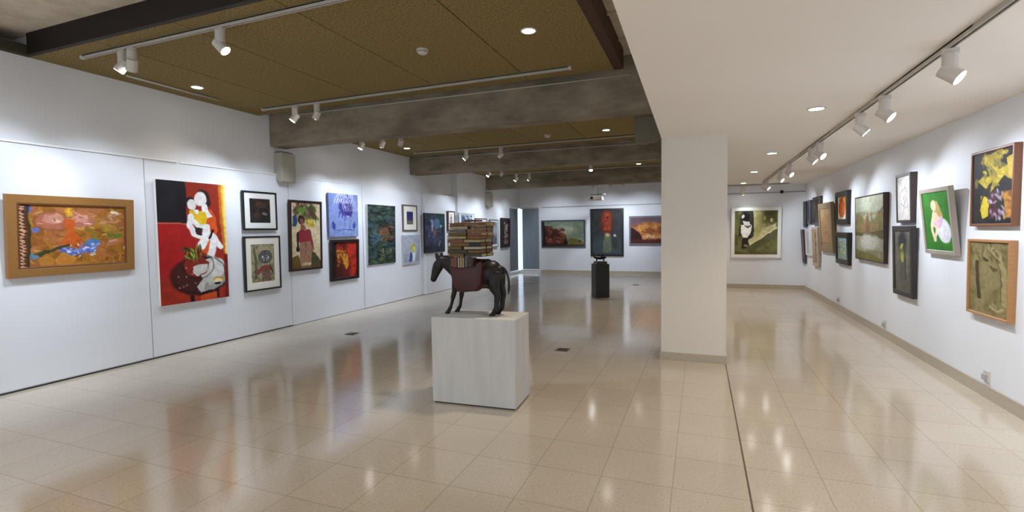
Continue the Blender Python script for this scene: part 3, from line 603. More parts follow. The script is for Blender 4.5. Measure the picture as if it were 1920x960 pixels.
# --- 6 blue flower canvas
A = Art(62, 86, (128, 146, 204)); A.grad((142, 160, 214), .3, 1, .8).noise((116, 134, 194), 3, 4, .4, 61)
A.ell(.56, .30, .235, .20, (72, 66, 150)).ell(.66, .36, .16, .14, (52, 48, 128), .4)
for k in range(9):
    A.line([(.30 + k * .07, -.02), (.18 + k * .07, .22)], .008, (206, 206, 236), .9); A.line([(.30 + k * .06, -.02), (.52 + k * .06, .40)], .007, (196, 198, 234), .8)
A.strokes(26, (.34, .02, .76, .56), [(60, 52, 140), (90, 84, 170), (220, 220, 244)], .03, .022, .9, 62, .8, .4)
for du, x in ((-.12, .36), (-.05, .45), (.04, .55), (.1, .66), (.14, .72)): A.poly([(x - .03, .42), (x + .04, .42), (x + du * .4, .58)], (64, 56, 146))
A.line([(.52, .45), (.545, .83)], .006, (96, 104, 180)).line([(.18, .845), (.86, .845)], .008, (72, 84, 170)).ell(.15, .74, .06, .09, (58, 76, 168), -.2).ell(.86, .74, .045, .08, (66, 82, 172), .2).ell(.13, .69, .02, .05, (50, 66, 160)).ell(.87, .67, .015, .045, (50, 66, 160))
picture('L', 7.834, 1.948, .842, .833, .008, 'unframed sky-blue canvas with a purple flower head', A, depth=.04, side=(110, 122, 170))
# --- 7 red with yellow in deep black frame
A = Art(60, 82, (176, 44, 26)); A.rect(-.1, -.1, .16, 1.1, (40, 22, 18), 1, .1).rect(.62, .05, 1.1, 1.1, (206, 52, 28), .9, .1).rect(.1, .55, .5, 1.1, (72, 34, 26), .9, .25).rect(.5, .6, .72, 1.1, (112, 30, 24), .9, .15)
A.poly([(.14, .28), (.30, .22), (.52, .22), (.62, .40), (.66, .62), (.56, .82), (.50, .66), (.40, .46), (.20, .44)], (214, 148, 36)).strokes(22, (.16, .22, .60, .7), [(226, 176, 60), (170, 96, 26), (120, 60, 20), (236, 190, 70)], .06, .03, .9, 71, .75, .8).noise((90, 20, 16), 5, 6, .5, 72, .52, .66).rect(.25, 0, .55, .12, (90, 22, 18), .7, .08)
picture('L', 7.842, 1.074, .812, .798, .031, 'red and yellow painting in a deep black frame below the blue canvas', A, frame=(24, 18, 18), bar=.055, depth=.05, rec=.025)
# --- 8 dark green abstract canvas
A = Art(60, 124, (48, 70, 62)); A.noise((84, 112, 92), 3, 16, .6, 81).noise((24, 34, 36), 4, 14, .8, 82, .46, .6).noise((92, 118, 136), 4, 14, .5, 83, .55, .68)
A.strokes(150, (0, 0, 1, 1), [(76, 104, 88), (36, 52, 50), (100, 126, 110), (60, 84, 100), (28, 40, 40)], .11, .010, 0, 84, .65, .35)
A.strokes(38, (.45, .32, .92, .60), [(150, 76, 44), (176, 98, 54), (110, 60, 50), (140, 84, 40)], .09, .012, -.1, 85, .8, .5).strokes(26, (.30, .74, .95, .92), [(150, 150, 70), (120, 136, 70), (176, 170, 110)], .06, .010, .5, 86, .7, 1).strokes(14, (.1, .50, .45, .60), [(96, 124, 170)], .08, .010, -.2, 87, .7).strokes(20, (.05, .9, .95, 1), [(110, 130, 60), (80, 110, 50)], .05, .01, 0, 88)
picture('L', 9.048, 1.554, 1.0, 1.289, .019, 'tall dark green abstract canvas with a rust-orange patch', A, depth=.04, side=(190, 192, 190))
# --- 9 small print, 10 lilac canvas
A = Art(26, 40, (64, 62, 128)); A.noise((48, 44, 100), 3, 4, .6, 91).rect(-.1, .68, 1.1, 1.1, (120, 120, 100), .9, .1).strokes(10, (.05, .72, .95, .98), [(150, 150, 80), (80, 96, 90)], .1, .03, .3, 92)
picture('L', 10.206, 1.939, .629, .635, .01, 'small print of violet shape with wide cream mat in taupe frame', A, frame=(104, 94, 90), bar=.035, depth=.05, matc=(236, 232, 224), matw=(.145, .13), kind='framed_print')
A = Art(36, 58, (176, 182, 200)); A.noise((188, 194, 208), 3, 4, .5, 101).ell(.60, .45, .17, .14, (196, 196, 90)).ell(.66, .48, .08, .08, (222, 220, 130)).poly([(.40, .60), (.54, .60), (.56, .92), (.34, .92)], (84, 92, 170)).poly([(.56, .60), (.72, .60), (.72, .90), (.56, .92)], (220, 224, 236)).rect(.74, .62, .95, .92, (156, 168, 176), .8, .05).rect(.05, .62, .30, .92, (160, 170, 180), .8, .05)
picture('L', 10.209, 1.175, .723, .71, .024, 'pale lilac canvas of a yellow-headed figure, below the violet print', A, depth=.035, side=(196, 200, 210))
# --- 11 dark blue-violet painting
A = Art(52, 92, (70, 78, 110)); A.rect(.45, -.1, 1.1, .35, (30, 98, 76), .9, .25).rect(-.1, -.1, .4, .2, (40, 84, 84), .7, .2).noise((98, 90, 130), 5, 7, .6, 111).noise((44, 46, 62), 5, 7, .6, 112, .5, .65)
A.ell(.60, .24, .17, .14, (100, 132, 176)).line([(.36, .18), (.38, .42)], .025, (170, 190, 210)).ell(.50, .46, .11, .10, (140, 84, 84)).ell(.82, .30, .05, .04, (150, 220, 200)).strokes(40, (.2, .15, .85, .95), [(150, 176, 190), (90, 110, 150), (96, 130, 110), (120, 90, 110)], .05, .018, .9, 113, .7, 1)
A.rect(-.1, .8, 1.1, 1.1, (50, 48, 60), .5, .2).ell(.72, .82, .04, .06, (130, 170, 150))
picture('L', 11.2, 1.568, 1.04, 1.016, .009, 'blue and violet semi-abstract painting with a green corner, behind the donkey head', A, base=-6.5, frame=(24, 30, 34), bar=.03, depth=.045, rec=.006)
# --- 12 to 17 pictures behind and beside the books
A = Art(20, 34, (226, 222, 216)); A.ell(.5, .28, .2, .1, (120, 112, 116)).ell(.5, .6, .22, .2, (150, 144, 146)).line([(.5, .1), (.5, .9)], .03, (110, 104, 108))
picture('L', 12.122, 1.888, .382, .555, .015, 'narrow brown framed sketch of a standing figure, above left of the books', A, base=-6.5, frame=(92, 60, 56), bar=.03, depth=.05, matc=(234, 230, 226), matw=(.05, .05), kind='framed_print')
A = Art(18, 26, (214, 212, 206)); A.noise((190, 188, 184), 3, 3, .6, 121)
picture('L', 12.185, 1.224, .452, .575, .0, 'pale grey framed drawing mostly hidden behind the books', A, base=-6.5, frame=(206, 204, 198), bar=.03, depth=.045, matc=(236, 236, 232), matw=(.05, .05), kind='framed_print')
A = Art(40, 34, (120, 140, 172)); A.noise((60, 80, 120), 7, 6, .9, 141).noise((216, 222, 232), 8, 7, .8, 142, .55, .65).noise((40, 50, 80), 8, 7, .7, 143, .55, .65)
picture('L', 12.927, 1.805, 1.004, .655, .016, 'blue and white splashed print in a pale frame, just above the books', A, base=-6.42, frame=(196, 200, 204), bar=.04, depth=.045, matc=(228, 232, 236), matw=(.10, .03), kind='framed_print')
A = Art(26, 30, (232, 226, 222)); A.ell(.8, .5, .2, .2, (206, 190, 176), a=.7).noise((220, 204, 198), 3, 3, .5, 151)
picture('L', 13.923, 1.648, .862, .702, .022, 'pale print in a thin mauve-brown frame, right behind the top of the books', A, base=-6.42, frame=(104, 84, 92), bar=.035, depth=.045, matc=(238, 234, 232), matw=(.05, .05), kind='framed_print')
A = Art(24, 60, (150, 160, 170)); A.noise((176, 184, 190), 3, 7, .6, 161).rect(-.1, .62, 1.1, 1.1, (92, 98, 108), .8, .25).ell(.6, .35, .3, .12, (186, 194, 200), a=.7)
picture('L', 14.942, 1.52, .696, .918, .016, 'tall grey misty print with white mat in a grey frame', A, base=-6.42, frame=(126, 130, 134), bar=.035, depth=.045, matc=(232, 234, 236), matw=(.055, .06), kind='framed_print')
A = Art(30, 66, (40, 32, 34)); A.noise((66, 50, 48), 4, 8, .7, 171).strokes(60, (.28, .08, .78, .92), [(210, 190, 180), (170, 130, 120), (120, 90, 80), (230, 214, 206)], .07, .03, .7, 172, .85, 1)
picture('L', 15.974, 1.528, .821, 1.036, .022, 'dark framed painting of pale blossoms, last before the corner window', A, base=-6.42, frame=(34, 28, 28), bar=.06, depth=.045)

# --- back wall
A = Art(100, 62, (134, 148, 124)); A.grad((112, 128, 108), .5, 0, .5).ell(.55, .34, .22, .16, (196, 196, 166), .3, .8, .8).ell(.60, .28, .14, .08, (220, 214, 190), 0, .6, .8)
A.noise((150, 164, 140), 5, 4, .5, 181).poly([(0, .22), (.12, .16), (.22, .30), (.34, .28), (.46, .42), (.56, .52), (.62, .78), (.60, 1), (0, 1)], (104, 52, 32)).noise((160, 90, 60), 10, 8, .6, 182, .5, .62, box=(.02, .25, .56, .95)).noise((58, 30, 22), 9, 8, .7, 183, .52, .64, box=(0, .2, .58, 1))
A.strokes(36, (.05, .62, .55, .86), [(190, 120, 96), (150, 80, 60), (206, 150, 120)], .02, .016, .5, 184, .8, 1).poly([(.60, .74), (.72, .66), (.92, .76), (1, .84), (1, 1), (.58, 1)], (128, 118, 62)).ell(.90, .80, .04, .04, (70, 66, 46)).ell(.56, .84, .05, .12, (40, 28, 20)).rect(-.1, .92, 1.1, 1.1, (60, 46, 30), .7, .06).poly([(0, 0), (.05, 0), (.10, 1), (0, 1)], (36, 30, 30), .85)
picture('B', -4.727, 1.459, 1.657, 1.014, .04, 'wide landscape painting of brown cliffs under a green-grey sky on the back wall', A, frame=(66, 70, 84), bar=.045, depth=.05)
A = Art(74, 108, (58, 64, 66)); A.noise((46, 48, 50), 5, 6, .7, 191).rect(-.1, .62, 1.1, 1.1, (84, 96, 98), .7, .3)
A.ell(.50, .22, .21, .28, (112, 42, 28), a=.9, soft=1.1).ell(.50, .20, .14, .18, (176, 66, 30), soft=1.2).rect(.33, .36, .68, .50, (140, 50, 26), .8, .1).ell(.52, .17, .03, .03, (70, 26, 18)).ell(.50, .10, .07, .03, (200, 96, 44), a=.7, soft=.6).line([(.44, .24), (.58, .24)], .008, (80, 26, 18), .8).ell(.44, .42, .06, .05, (196, 86, 44), a=.7, soft=.6).ell(.58, .41, .05, .05, (190, 84, 40), a=.7, soft=.6).line([(.34, .47), (.68, .47)], .008, (100, 30, 20), .8)
A.poly([(.42, .50), (.62, .50), (.64, .66), (.66, .95), (.36, .95), (.40, .66)], (120, 124, 100), .8).ell(.52, .55, .07, .04, (196, 180, 120)).ell(.50, .62, .07, .04, (110, 130, 60)).ell(.76, .58, .05, .03, (190, 184, 170)).ell(.78, .74, .10, .12, (50, 54, 44), a=.6, soft=.6)
picture('B', -3.11, 1.491, 1.174, 1.701, .021, 'tall black framed painting of a glowing orange mask over grey, centre of the back wall', A, frame=(20, 20, 24), bar=.065, depth=.05)
A = Art(84, 62, (190, 116, 66)); A.rect(-.1, -.1, 1.1, .30, (112, 92, 108), .95, .25).ell(.55, .42, .36, .24, (222, 150, 70), a=.9, soft=.5).noise((150, 74, 50), 6, 6, .5, 201, .52, .64)
A.poly([(0, .36), (.10, .44), (.22, .56), (.30, .68), (.36, 1), (0, 1)], (62, 32, 34)).ell(.50, .52, .20, .10, (160, 88, 40), a=.8).ell(.85, .48, .12, .14, (140, 70, 48), a=.8, soft=.4).rect(.34, .68, .95, .80, (230, 170, 110), .9, .08).strokes(24, (.32, .66, .98, .84), [(246, 226, 196), (210, 110, 60), (250, 210, 140)], .022, .03, 0, 202, .8, .4).rect(-.1, .84, 1.1, 1.1, (98, 44, 34), .9, .06).strokes(16, (.2, .24, .8, .5), [(240, 190, 90), (226, 140, 70)], .05, .03, .3, 203, .6)
picture('B', -1.68, 1.543, 1.30, 1.013, .03, 'golden sunset seascape in a grey frame beside the column edge on the back wall', A, frame=(112, 112, 122), bar=.055, depth=.05)
# --- far right wall
A = Art(100, 104, (118, 116, 66)); A.noise((92, 94, 52), 6, 6, .6, 211).noise((146, 142, 88), 7, 7, .5, 212, .5, .62)
A.poly([(.44, 0), (.62, 0), (.60, .2), (.62, .42), (.98, .28), (.98, .40), (.36, .80), (.30, .74), (.40, .60), (.44, .45)], (214, 206, 150)).poly([(.50, .02), (.70, .0), (.72, .35), (.56, .58), (.46, .55)], (190, 184, 118), .8).noise((168, 160, 98), 6, 6, .5, 213, box=(.44, .1, .9, .6))
A.rect(.66, .02, 1.0, .28, (88, 82, 46), .7, .08).ell(.86, .22, .03, .05, (206, 196, 140)).ell(.70, .17, .03, .06, (170, 160, 96)).line([(.36, .77), (1, .39)], .010, (240, 232, 180)).poly([(.36, .80), (1, .41), (1, .62), (.5, .85)], (98, 98, 70), .6)
A.poly([(.16, .0), (.44, .0), (.45, .60), (.34, .66), (.14, .56), (.12, .3)], (60, 58, 60), .8).ell(.26, .13, .09, .10, (40, 38, 40)).ell(.20, .13, .035, .035, (226, 222, 214)).poly([(.20, .22), (.34, .24), (.36, .32), (.24, .34)], (236, 234, 230)).poly([(.14, .33), (.22, .30), (.27, .38), (.38, .30), (.40, .36), (.36, .52), (.30, .62), (.20, .60), (.15, .48)], (246, 244, 240)).line([(.25, .33), (.30, .38), (.36, .34)], .014, (40, 38, 42)).line([(.14, .36), (.13, .56)], .018, (50, 48, 50)).ell(.36, .58, .035, .04, (40, 38, 40))
A.poly([(.20, .62), (.32, .62), (.34, .78), (.26, .86), (.16, .84), (.18, .7)], (52, 46, 38)).ell(.27, .79, .05, .03, (150, 136, 100)).rect(-.1, .93, 1.1, 1.1, (100, 98, 60), .5, .04)
picture('C', 1.349, 1.461, 1.173, 1.307, .034, 'large square olive painting of a figure in black and white, white frame, far right wall', A, frame=(236, 232, 222), bar=.085, depth=.05, rec=.014)

# --- right wall, from the far end towards the camera
A = Art(16, 34, (70, 76, 70)); A.noise((96, 100, 92), 3, 6, .6, 221)
picture('R', 14.02, 1.912, .33, .622, .023, 'dark grey-green panel high at the far end of the right wall', A, depth=.05, side=(40, 42, 40))
A = Art(18, 34, (150, 136, 140)); A.noise((120, 106, 110), 3, 6, .6, 231).rect(-.1, .86, 1.1, 1.1, (96, 88, 90), .7, .05)
picture('R', 14.055, 1.107, .26, .852, .075, 'mauve-grey framed picture leaning out, low at the far end of the right wall', A, frame=(66, 56, 66), bar=.035, depth=.05)
A = Art(12, 34, (110, 104, 116)); A.noise((60, 56, 66), 3, 6, .7, 241)
picture('R', 13.536, 1.945, .379, .569, .014, 'narrow dark violet framed picture, second high one from the far end', A, frame=(46, 42, 52), bar=.06, depth=.05)
A = Art(24, 34, (84, 74, 66)); A.noise((54, 50, 42), 4, 6, .7, 251).rect(.5, -.1, 1.1, .5, (100, 96, 74), .5, .3)
picture('R', 12.739, 1.95, .753, .628, .02, 'dark brown picture partly hidden behind the tall gold frame', A, frame=(60, 54, 50), bar=.05, depth=.06)
A = Art(20, 40, (206, 208, 204)); A.noise((180, 184, 182), 3, 6, .6, 261).rect(.2, .1, .45, .85, (168, 172, 172), .5, .1)
picture('R', 13.57, 1.218, .50, .619, .053, 'pale white framed drawing low on the right wall between two darker ones', A, frame=(222, 222, 218), bar=.04, depth=.05, kind='framed_print')
A = Art(20, 70, (172, 148, 120)); A.noise((190, 168, 140), 3, 8, .6, 271).ell(.55, .2, .12, .10, (64, 46, 36)).ell(.5, .42, .12, .10, (96, 70, 52)).line([(.5, .1), (.5, .95)], .02, (130, 100, 74))
picture('R', 12.707, 1.15, .599, .88, .048, 'narrow brown and beige picture in pale wooden frame, below the gold frame edge', A, frame=(186, 168, 146), bar=.06, depth=.05, wood=True)
A = Art(40, 90, (176, 142, 96)); A.noise((192, 160, 112), 4, 7, .5, 281).ell(.52, .22, .13, .08, (156, 112, 72), ring=.2).ell(.50, .45, .24, .18, (196, 150, 106), a=.8).ell(.5, .52, .03, .015, (90, 50, 34)).line([(.5, .3), (.48, .5)], .008, (130, 84, 54)).ell(.5, .60, .14, .02, (190, 96, 80)).ell(.52, .80, .32, .12, (196, 140, 112), a=.7).line([(.05, .92), (.95, .92)], .006, (120, 90, 50)).line([(.3, .3), (.28, .75)], .006, (140, 100, 60)).line([(.74, .3), (.74, .75)], .006, (140, 100, 60))
picture('R', 11.738, 1.576, 1.101, 1.015, .057, 'tan face drawing in a wide antique gold frame', A, frame=(148, 124, 84), bar=.12, depth=.055, wood=True)
A = Art(44, 60, (240, 226, 200)); A.ell(.75, .15, .5, .3, (236, 160, 50), soft=.6).ell(.46, .53, .36, .40, (236, 110, 40)).ell(.46, .53, .30, .36, (150, 44, 24), ring=.06).ell(.46, .56, .2, .26, (244, 130, 50)).line([(.2, .15), (.55, .10)], .02, (120, 60, 40)).ell(.45, .50, .05, .04, (120, 34, 20), ring=.4).line([(.45, .35), (.45, .8)], .012, (176, 60, 26)).rect(.85, 0, 1, 1, (226, 120, 60), .6, .1)
picture('R', 10.633, 1.935, .814, .611, .031, 'bright orange oval painting in a wide black frame', A, frame=(26, 20, 20), bar=.10, depth=.075, rec=.02)
A = Art(40, 60, (150, 172, 158)); A.noise((196, 206, 186), 6, 8, .7, 291).noise((96, 130, 130), 6, 8, .7, 292, .5, .62).noise((150, 150, 96), 5, 6, .5, 293, .55, .65).rect(-.1, -.1, 1.1, .2, (150, 190, 200), .5, .2)
picture('R', 10.54, 1.195, .854, .581, .043, 'pale green and blue print in a black frame below the orange oval', A, frame=(14, 14, 16), bar=.09, depth=.075, rec=.02, kind='framed_print')
A = Art(84, 132, (172, 176, 150)); A.grad((196, 198, 176), .35, .0, .8)
A.poly([(0, .28), (.08, .25), (.16, .22), (.24, .30), (.36, .36), (.44, .34), (.60, .40), (.72, .36), (.82, .24), (.90, .22), (1, .16), (1, .62), (0, .62)], (136, 124, 74)).noise((160, 140, 88), 7, 7, .6, 301, box=(0, .25, 1, .6)).noise((104, 100, 56), 7, 7, .5, 302, .52, .64, box=(0, .22, 1, .6))
A.poly([(.40, .56), (.40, .36), (.44, .30), (.46, .20), (.485, .30), (.52, .38), (.54, .56)], (134, 94, 62), .9).rect(.58, .42, .76, .56, (158, 124, 84), .7, .03).rect(.16, .42, .36, .56, (146, 120, 70), .6, .04)
A.poly([(0, .58), (.4, .56), (1, .54), (1, .66), (.75, .62), (.3, .61), (0, .64)], (104, 92, 50)).poly([(0, .64), (.3, .61), (.8, .62), (1, .66), (1, 1), (0, 1)], (160, 156, 128)).ell(.52, .72, .34, .13, (186, 182, 166), soft=.5).poly([(0, .84), (.5, .90), (1, .97), (1, 1.1), (0, 1.1)], (130, 122, 62)).noise((112, 108, 52), 6, 4, .5, 303, box=(0, .85, 1, 1))
picture('R', 9.023, 1.564, 1.367, 1.014, .026, 'large landscape of a temple spire reflected in water, thin dark frame', A, frame=(50, 32, 24), bar=.022, depth=.07, rec=.004)
A = Art(36, 64, (216, 210, 204)); A.noise((200, 192, 186), 4, 6, .5, 311).line([(.3, .35), (.6, .25), (.75, .4)], .008, (130, 118, 110)).line([(.35, .9), (.55, .6), (.8, .35)], .008, (136, 124, 116)).line([(.25, .6), (.6, .72), (.85, .62)], .007, (140, 126, 120)).line([(.6, .2), (.5, .55)], .006, (150, 136, 128)).line([(.4, .5), (.7, .5)], .006, (140, 110, 104))
picture('R', 7.662, 1.947, .488, .622, .040, 'pale line drawing in a dark brown box frame, above the dark framed print', A, frame=(70, 58, 52), bar=.035, depth=.085, rec=.01, kind='framed_print')
A = Art(40, 108, (112, 108, 96)); A.noise((136, 132, 120), 5, 8, .5, 321).ell(.48, .18, .26, .18, (56, 58, 60), soft=.5).poly([(.36, .24), (.60, .20), (.68, .60), (.62, .82), (.34, .80), (.30, .45)], (92, 90, 86), .8).strokes(18, (.36, .22, .56, .48), [(190, 190, 60), (160, 160, 60)], .05, .03, .6, 322, .8, .8).rect(-.1, .7, 1.1, 1.1, (104, 98, 84), .5, .3).line([(.6, .3), (.7, .8)], .012, (70, 68, 64))
picture('R', 7.642, 1.143, .648, .898, .033, 'grey and yellow figure print in a wide black-brown frame', A, frame=(52, 46, 44), bar=.065, depth=.05, rec=.012, kind='framed_print')
A = Art(66, 96, (52, 132, 34)); A.noise((62, 146, 40), 3, 4, .5, 331).poly([(.32, .20), (.42, .12), (.56, .16), (.66, .28), (.72, .42), (.56, .52), (.44, .46)], (196, 164, 96)).ell(.40, .23, .10, .10, (240, 214, 176)).poly([(.34, .34), (.48, .34), (.62, .46), (.66, .56), (.50, .66), (.36, .60), (.30, .48)], (238, 206, 176))
A.ell(.70, .66, .27, .21, (232, 230, 240), .35).poly([(.42, .52), (.64, .40), (.70, .46), (.66, .58), (.54, .64), (.42, .62)], (226, 190, 214)).line([(.32, .48), (.28, .66), (.36, .82)], .035, (240, 214, 180)).line([(.34, .8), (.44, .70), (.46, .6)], .026, (240, 214, 180))
picture('R', 6.625, 1.644, .719, .723, .111, 'green painting of a seated woman in grey-beige frame tipping out from the wall', A, frame=(164, 154, 142), bar=.045, depth=.045, rec=.012, matc=None)
A = Art(92, 116, (36, 34, 34)); A.noise((54, 52, 46), 5, 5, .6, 341)
A.poly([(.22, .06), (.50, .04), (.74, 0), (.80, .06), (.62, .16), (.66, .26), (.86, .22), (.98, .30), (.98, .42), (.78, .36), (.70, .42), (.56, .50), (.46, .56), (.50, .42), (.34, .50), (.24, .46), (.14, .38), (.30, .34), (.52, .34), (.46, .22), (.30, .16)], (176, 152, 40)).strokes(46, (.25, .04, .8, .50), [(206, 182, 40), (150, 130, 40), (120, 110, 50), (222, 196, 60)], .07, .03, .7, 342, .8, .9)
A.poly([(.84, .14), (1, .08), (1, .40), (.88, .38)], (196, 168, 60)).poly([(.24, .60), (.38, .62), (.44, .74), (.42, .88), (.28, .92), (.20, .80)], (206, 184, 40)).ell(.10, .42, .05, .08, (120, 110, 40))
A.poly([(.46, .56), (.60, .54), (.64, .92), (.46, .94)], (84, 46, 58)).strokes(34, (.44, .56, .80, .94), [(200, 176, 196), (120, 74, 100), (176, 150, 170), (60, 30, 40)], .05, .022, .2, 343, .85, 1).poly([(.80, .60), (.98, .56), (.98, .90), (.84, .92)], (176, 122, 50)).line([(.36, .50), (.22, .72), (.14, .88)], .014, (60, 44, 40)).strokes(14, (.80, .58, .98, .92), [(206, 150, 60), (130, 80, 40)], .05, .03, .2, 344)
picture('R', 5.663, 1.928, .695, .694, .008, 'black and yellow abstract painting in reddish-brown frame, upper of the nearest two', A, frame=(128, 80, 50), bar=.024, depth=.095, rec=.012, wood=True)
A = Art(92, 120, (140, 126, 80)); A.noise((122, 108, 62), 6, 7, .6, 351).noise((166, 152, 104), 5, 6, .5, 352, .5, .64)
A.line([(.52, .08), (.74, .18), (.88, .42), (.90, .80)], .045, (172, 160, 114), .8).line([(.50, .12), (.68, .22), (.80, .44), (.82, .78)], .012, (112, 100, 58), .8).poly([(.14, .26), (.24, .26), (.32, .80), (.22, .80)], (86, 74, 40)).ell(.50, .42, .22, .2, (152, 138, 92), soft=.6).ell(.42, .24, .08, .03, (84, 70, 36), .3).ell(.62, .36, .10, .03, (110, 96, 54), .2)
A.strokes(40, (.02, .02, .98, .25), [(104, 92, 48), (160, 146, 96), (88, 74, 38)], .04, .02, .8, 353, .7, 1.2).line([(.55, .88), (.75, .93), (.85, .88)], .02, (186, 172, 126), .8).line([(.62, .84), (.72, .88)], .01, (180, 166, 120), .8)
picture('R', 5.675, 1.107, .699, .705, .009, 'olive-brown embossed painting in light oak frame, lower of the nearest two', A, frame=(186, 134, 84), bar=.024, depth=.095, rec=.016, wood=True)

# ------------------------------------------------------------------ white plinth with the donkey
PR = math.radians(3.2)
t = tag(bpy.data.objects.new('plinth', None), 'large white box plinth carrying the dark donkey sculpture', 'plinth'); C.objects.link(t)
t.location = (-1.938, 4.19, 0); t.rotation_euler = (0, 0, PR)
box('plinth_body', -0.408, 0.408, -0.222, 0.222, 0.014, 0.81, mat('brushed_white_paint', (214, 212, 208), 0.6, n=(3, (200, 198, 194), .7, (4, 4, .5))), t, 0.003)
box('recessed_base', -0.395, 0.395, -0.21, 0.21, 0.0, 0.016, mat('base_gap_shade', (70, 64, 58), .8), t)  # shade of the gap is put into the base colour

def loft(bm, pts, seg=20):
    """pts: (x, y, z, r_in_plane, r_across). closed elliptical tube with rounded ends along an x-z path"""
    P = [Vector(p[:3]) for p in pts]; rings = []
    def ring(c, tan, a, b):
        yv = Vector((0, 1, 0)); n2 = (yv - tan * yv.dot(tan)).normalized(); n1 = n2.cross(tan).normalized()
        return [bm.verts.new(c + n1 * a * math.cos(2 * PI * k / seg) + n2 * b * math.sin(2 * PI * k / seg)) for k in range(seg)]
    T = []
    for i in range(len(P)):
        d = P[min(i + 1, len(P) - 1)] - P[max(i - 1, 0)]; T.append(d.normalized())
    a0, b0 = pts[0][3:5]; a1, b1 = pts[-1][3:5]
    for ph in (80, 50, 25):
        s = math.cos(math.radians(ph)); h_ = math.sin(math.radians(ph)); rings.append(ring(P[0] - T[0] * min(a0, b0) * h_, T[0], a0 * s, b0 * s))
    for i in range(len(P)): rings.append(ring(P[i], T[i], pts[i][3], pts[i][4]))
    for ph in (25, 50, 80):
        s = math.cos(math.radians(ph)); h_ = math.sin(math.radians(ph)); rings.append(ring(P[-1] + T[-1] * min(a1, b1) * h_, T[-1], a1 * s, b1 * s))
    for A_, B_ in zip(rings, rings[1:]):
        for k in range(seg): bm.faces.new((A_[k], A_[(k + 1) % seg], B_[(k + 1) % seg], B_[k]))
    bm.faces.new(rings[0][::-1]); bm.faces.new(rings[-1])
def smoothpath(pts, n=4):
    out = []
    for i in range(len(pts) - 1):
        p0, p1, p2, p3 = (np.array(pts[max(i - 1, 0)]), np.array(pts[i]), np.array(pts[i + 1]), np.array(pts[min(i + 2, len(pts) - 1)]))
        for k in range(n):
            s = k / n; out.append(tuple(0.5 * ((2 * p1) + (-p0 + p2) * s + (2 * p0 - 5 * p1 + 4 * p2 - p3) * s * s + (-p0 + 3 * p1 - 3 * p2 + p3) * s ** 3)))
    out.append(tuple(pts[-1])); return out
D = thing('donkey_sculpture', 'dark bronze donkey sculpture with red saddlebags standing on the white plinth', 'sculpture', (-1.95, 4.2, 0.81))
M_donk = mat('dark_bronze', (24, 19, 18), 0.42, spec=0.4, n=(9, (14, 11, 11), .7), bump=(40, .15))
bm = bmesh.new()
L_ = lambda pts: loft(bm, smoothpath(pts))
# trunk: chest to rump
L_([(-.235, 0, .40, .070, .060), (-.19, 0, .395, .105, .085), (-.10, 0, .385, .118, .105), (.00, 0, .385, .122, .112), (.09, 0, .395, .120, .108), (.150, 0, .405, .108, .094), (.190, 0, .398, .078, .062)])
# neck and head
L_([(-.20, 0, .41, .095, .062), (-.26, 0, .447, .090, .052), (-.32, 0, .480, .076, .044), (-.375, 0, .500, .060, .040), (-.415, 0, .500, .048, .037)])
L_([(-.418, 0, .490, .048, .038), (-.440, 0, .458, .056, .040), (-.462, 0, .415, .050, .034), (-.480, 0, .370, .040, .028), (-.492, 0, .338, .034, .028), (-.499, 0, .322, .031, .027)])
L_([(-.425, 0, .455, .030, .030), (-.440, 0, .420, .020, .026), (-.465, 0, .350, .014, .018)])            # jaw
L_([(-.40, 0, .545, .012, .010), (-.345, 0, .545, .016, .010), (-.29, 0, .525, .015, .010), (-.24, 0, .50, .012, .010)])   # mane
for s in (-1, 1):
    L_([(-.425, .022 * s, .515, .020, .014), (-.434 + .014 * (s > 0), .027 * s, .548, .024, .013), (-.446 + .026 * (s > 0), .030 * s, .580, .012, .008)])  # ears
    L_([(-.462, .030 * s, .462, .009, .006), (-.472, .030 * s, .452, .009, .006)])                          # brow over the eye
    L_([(-.508, .014 * s, .338, .006, .006), (-.511, .014 * s, .330, .006, .006)])                          # nostril rim
# front legs (near = -y), hind legs
def fore(dx, y, lean):
    L_([(-.205 + dx, y * .8, .37, .060, .040), (-.222 + dx, y, .29, .042, .034), (-.235 + dx + lean * .3, y, .215, .026, .023), (-.246 + dx + lean * .6, y, .165, .024, .021),
        (-.252 + dx + lean * .7, y, .130, .017, .016), (-.264 + dx + lean, y, .075, .016, .015), (-.272 + dx + lean, y, .055, .020, .018), (-.290 + dx + lean, y, .035, .017, .017)])
    L_([(-.286 + dx + lean, y, .030, .018, .017), (-.300 + dx + lean, y, .012, .024, .022)])
    L_([(-.292 + dx + lean, y, .008, .011, .022), (-.322 + dx + lean, y, .006, .008, .018)])
fore(0.0, -.056, -.016); fore(.018, .054, .012)
def hind(dx, y):
    L_([(.165 + dx * .4, y * .7, .385, .088, .046), (.175 + dx, y, .315, .070, .044), (.190 + dx, y, .260, .054, .036), (.208 + dx, y, .222, .041, .028), (.216 + dx, y, .190, .034, .023),
        (.210 + dx, y, .140, .028, .020), (.206 + dx, y, .085, .026, .020), (.198 + dx, y, .060, .028, .022), (.180 + dx, y, .038, .022, .020)])
    L_([(.180 + dx, y, .032, .019, .018), (.164 + dx, y, .012, .026, .023)])
    L_([(.168 + dx, y, .008, .011, .022), (.138 + dx, y, .006, .008, .018)])
hind(-.012, -.054); hind(.000, .054)
L_([(.115, 0, .285, .020, .020), (.095, 0, .262, .014, .014), (.085, 0, .252, .010, .010)])                  # sheath
for v in bm.verts: v.co.z = max(v.co.z, 0.0008)
me_bm = bm
body = meshobj('body', me_bm, M_donk, D, True)
md = body.modifiers.new('remesh', 'REMESH'); md.mode = 'VOXEL'; md.voxel_size = 0.0045; md.use_smooth_shade = True
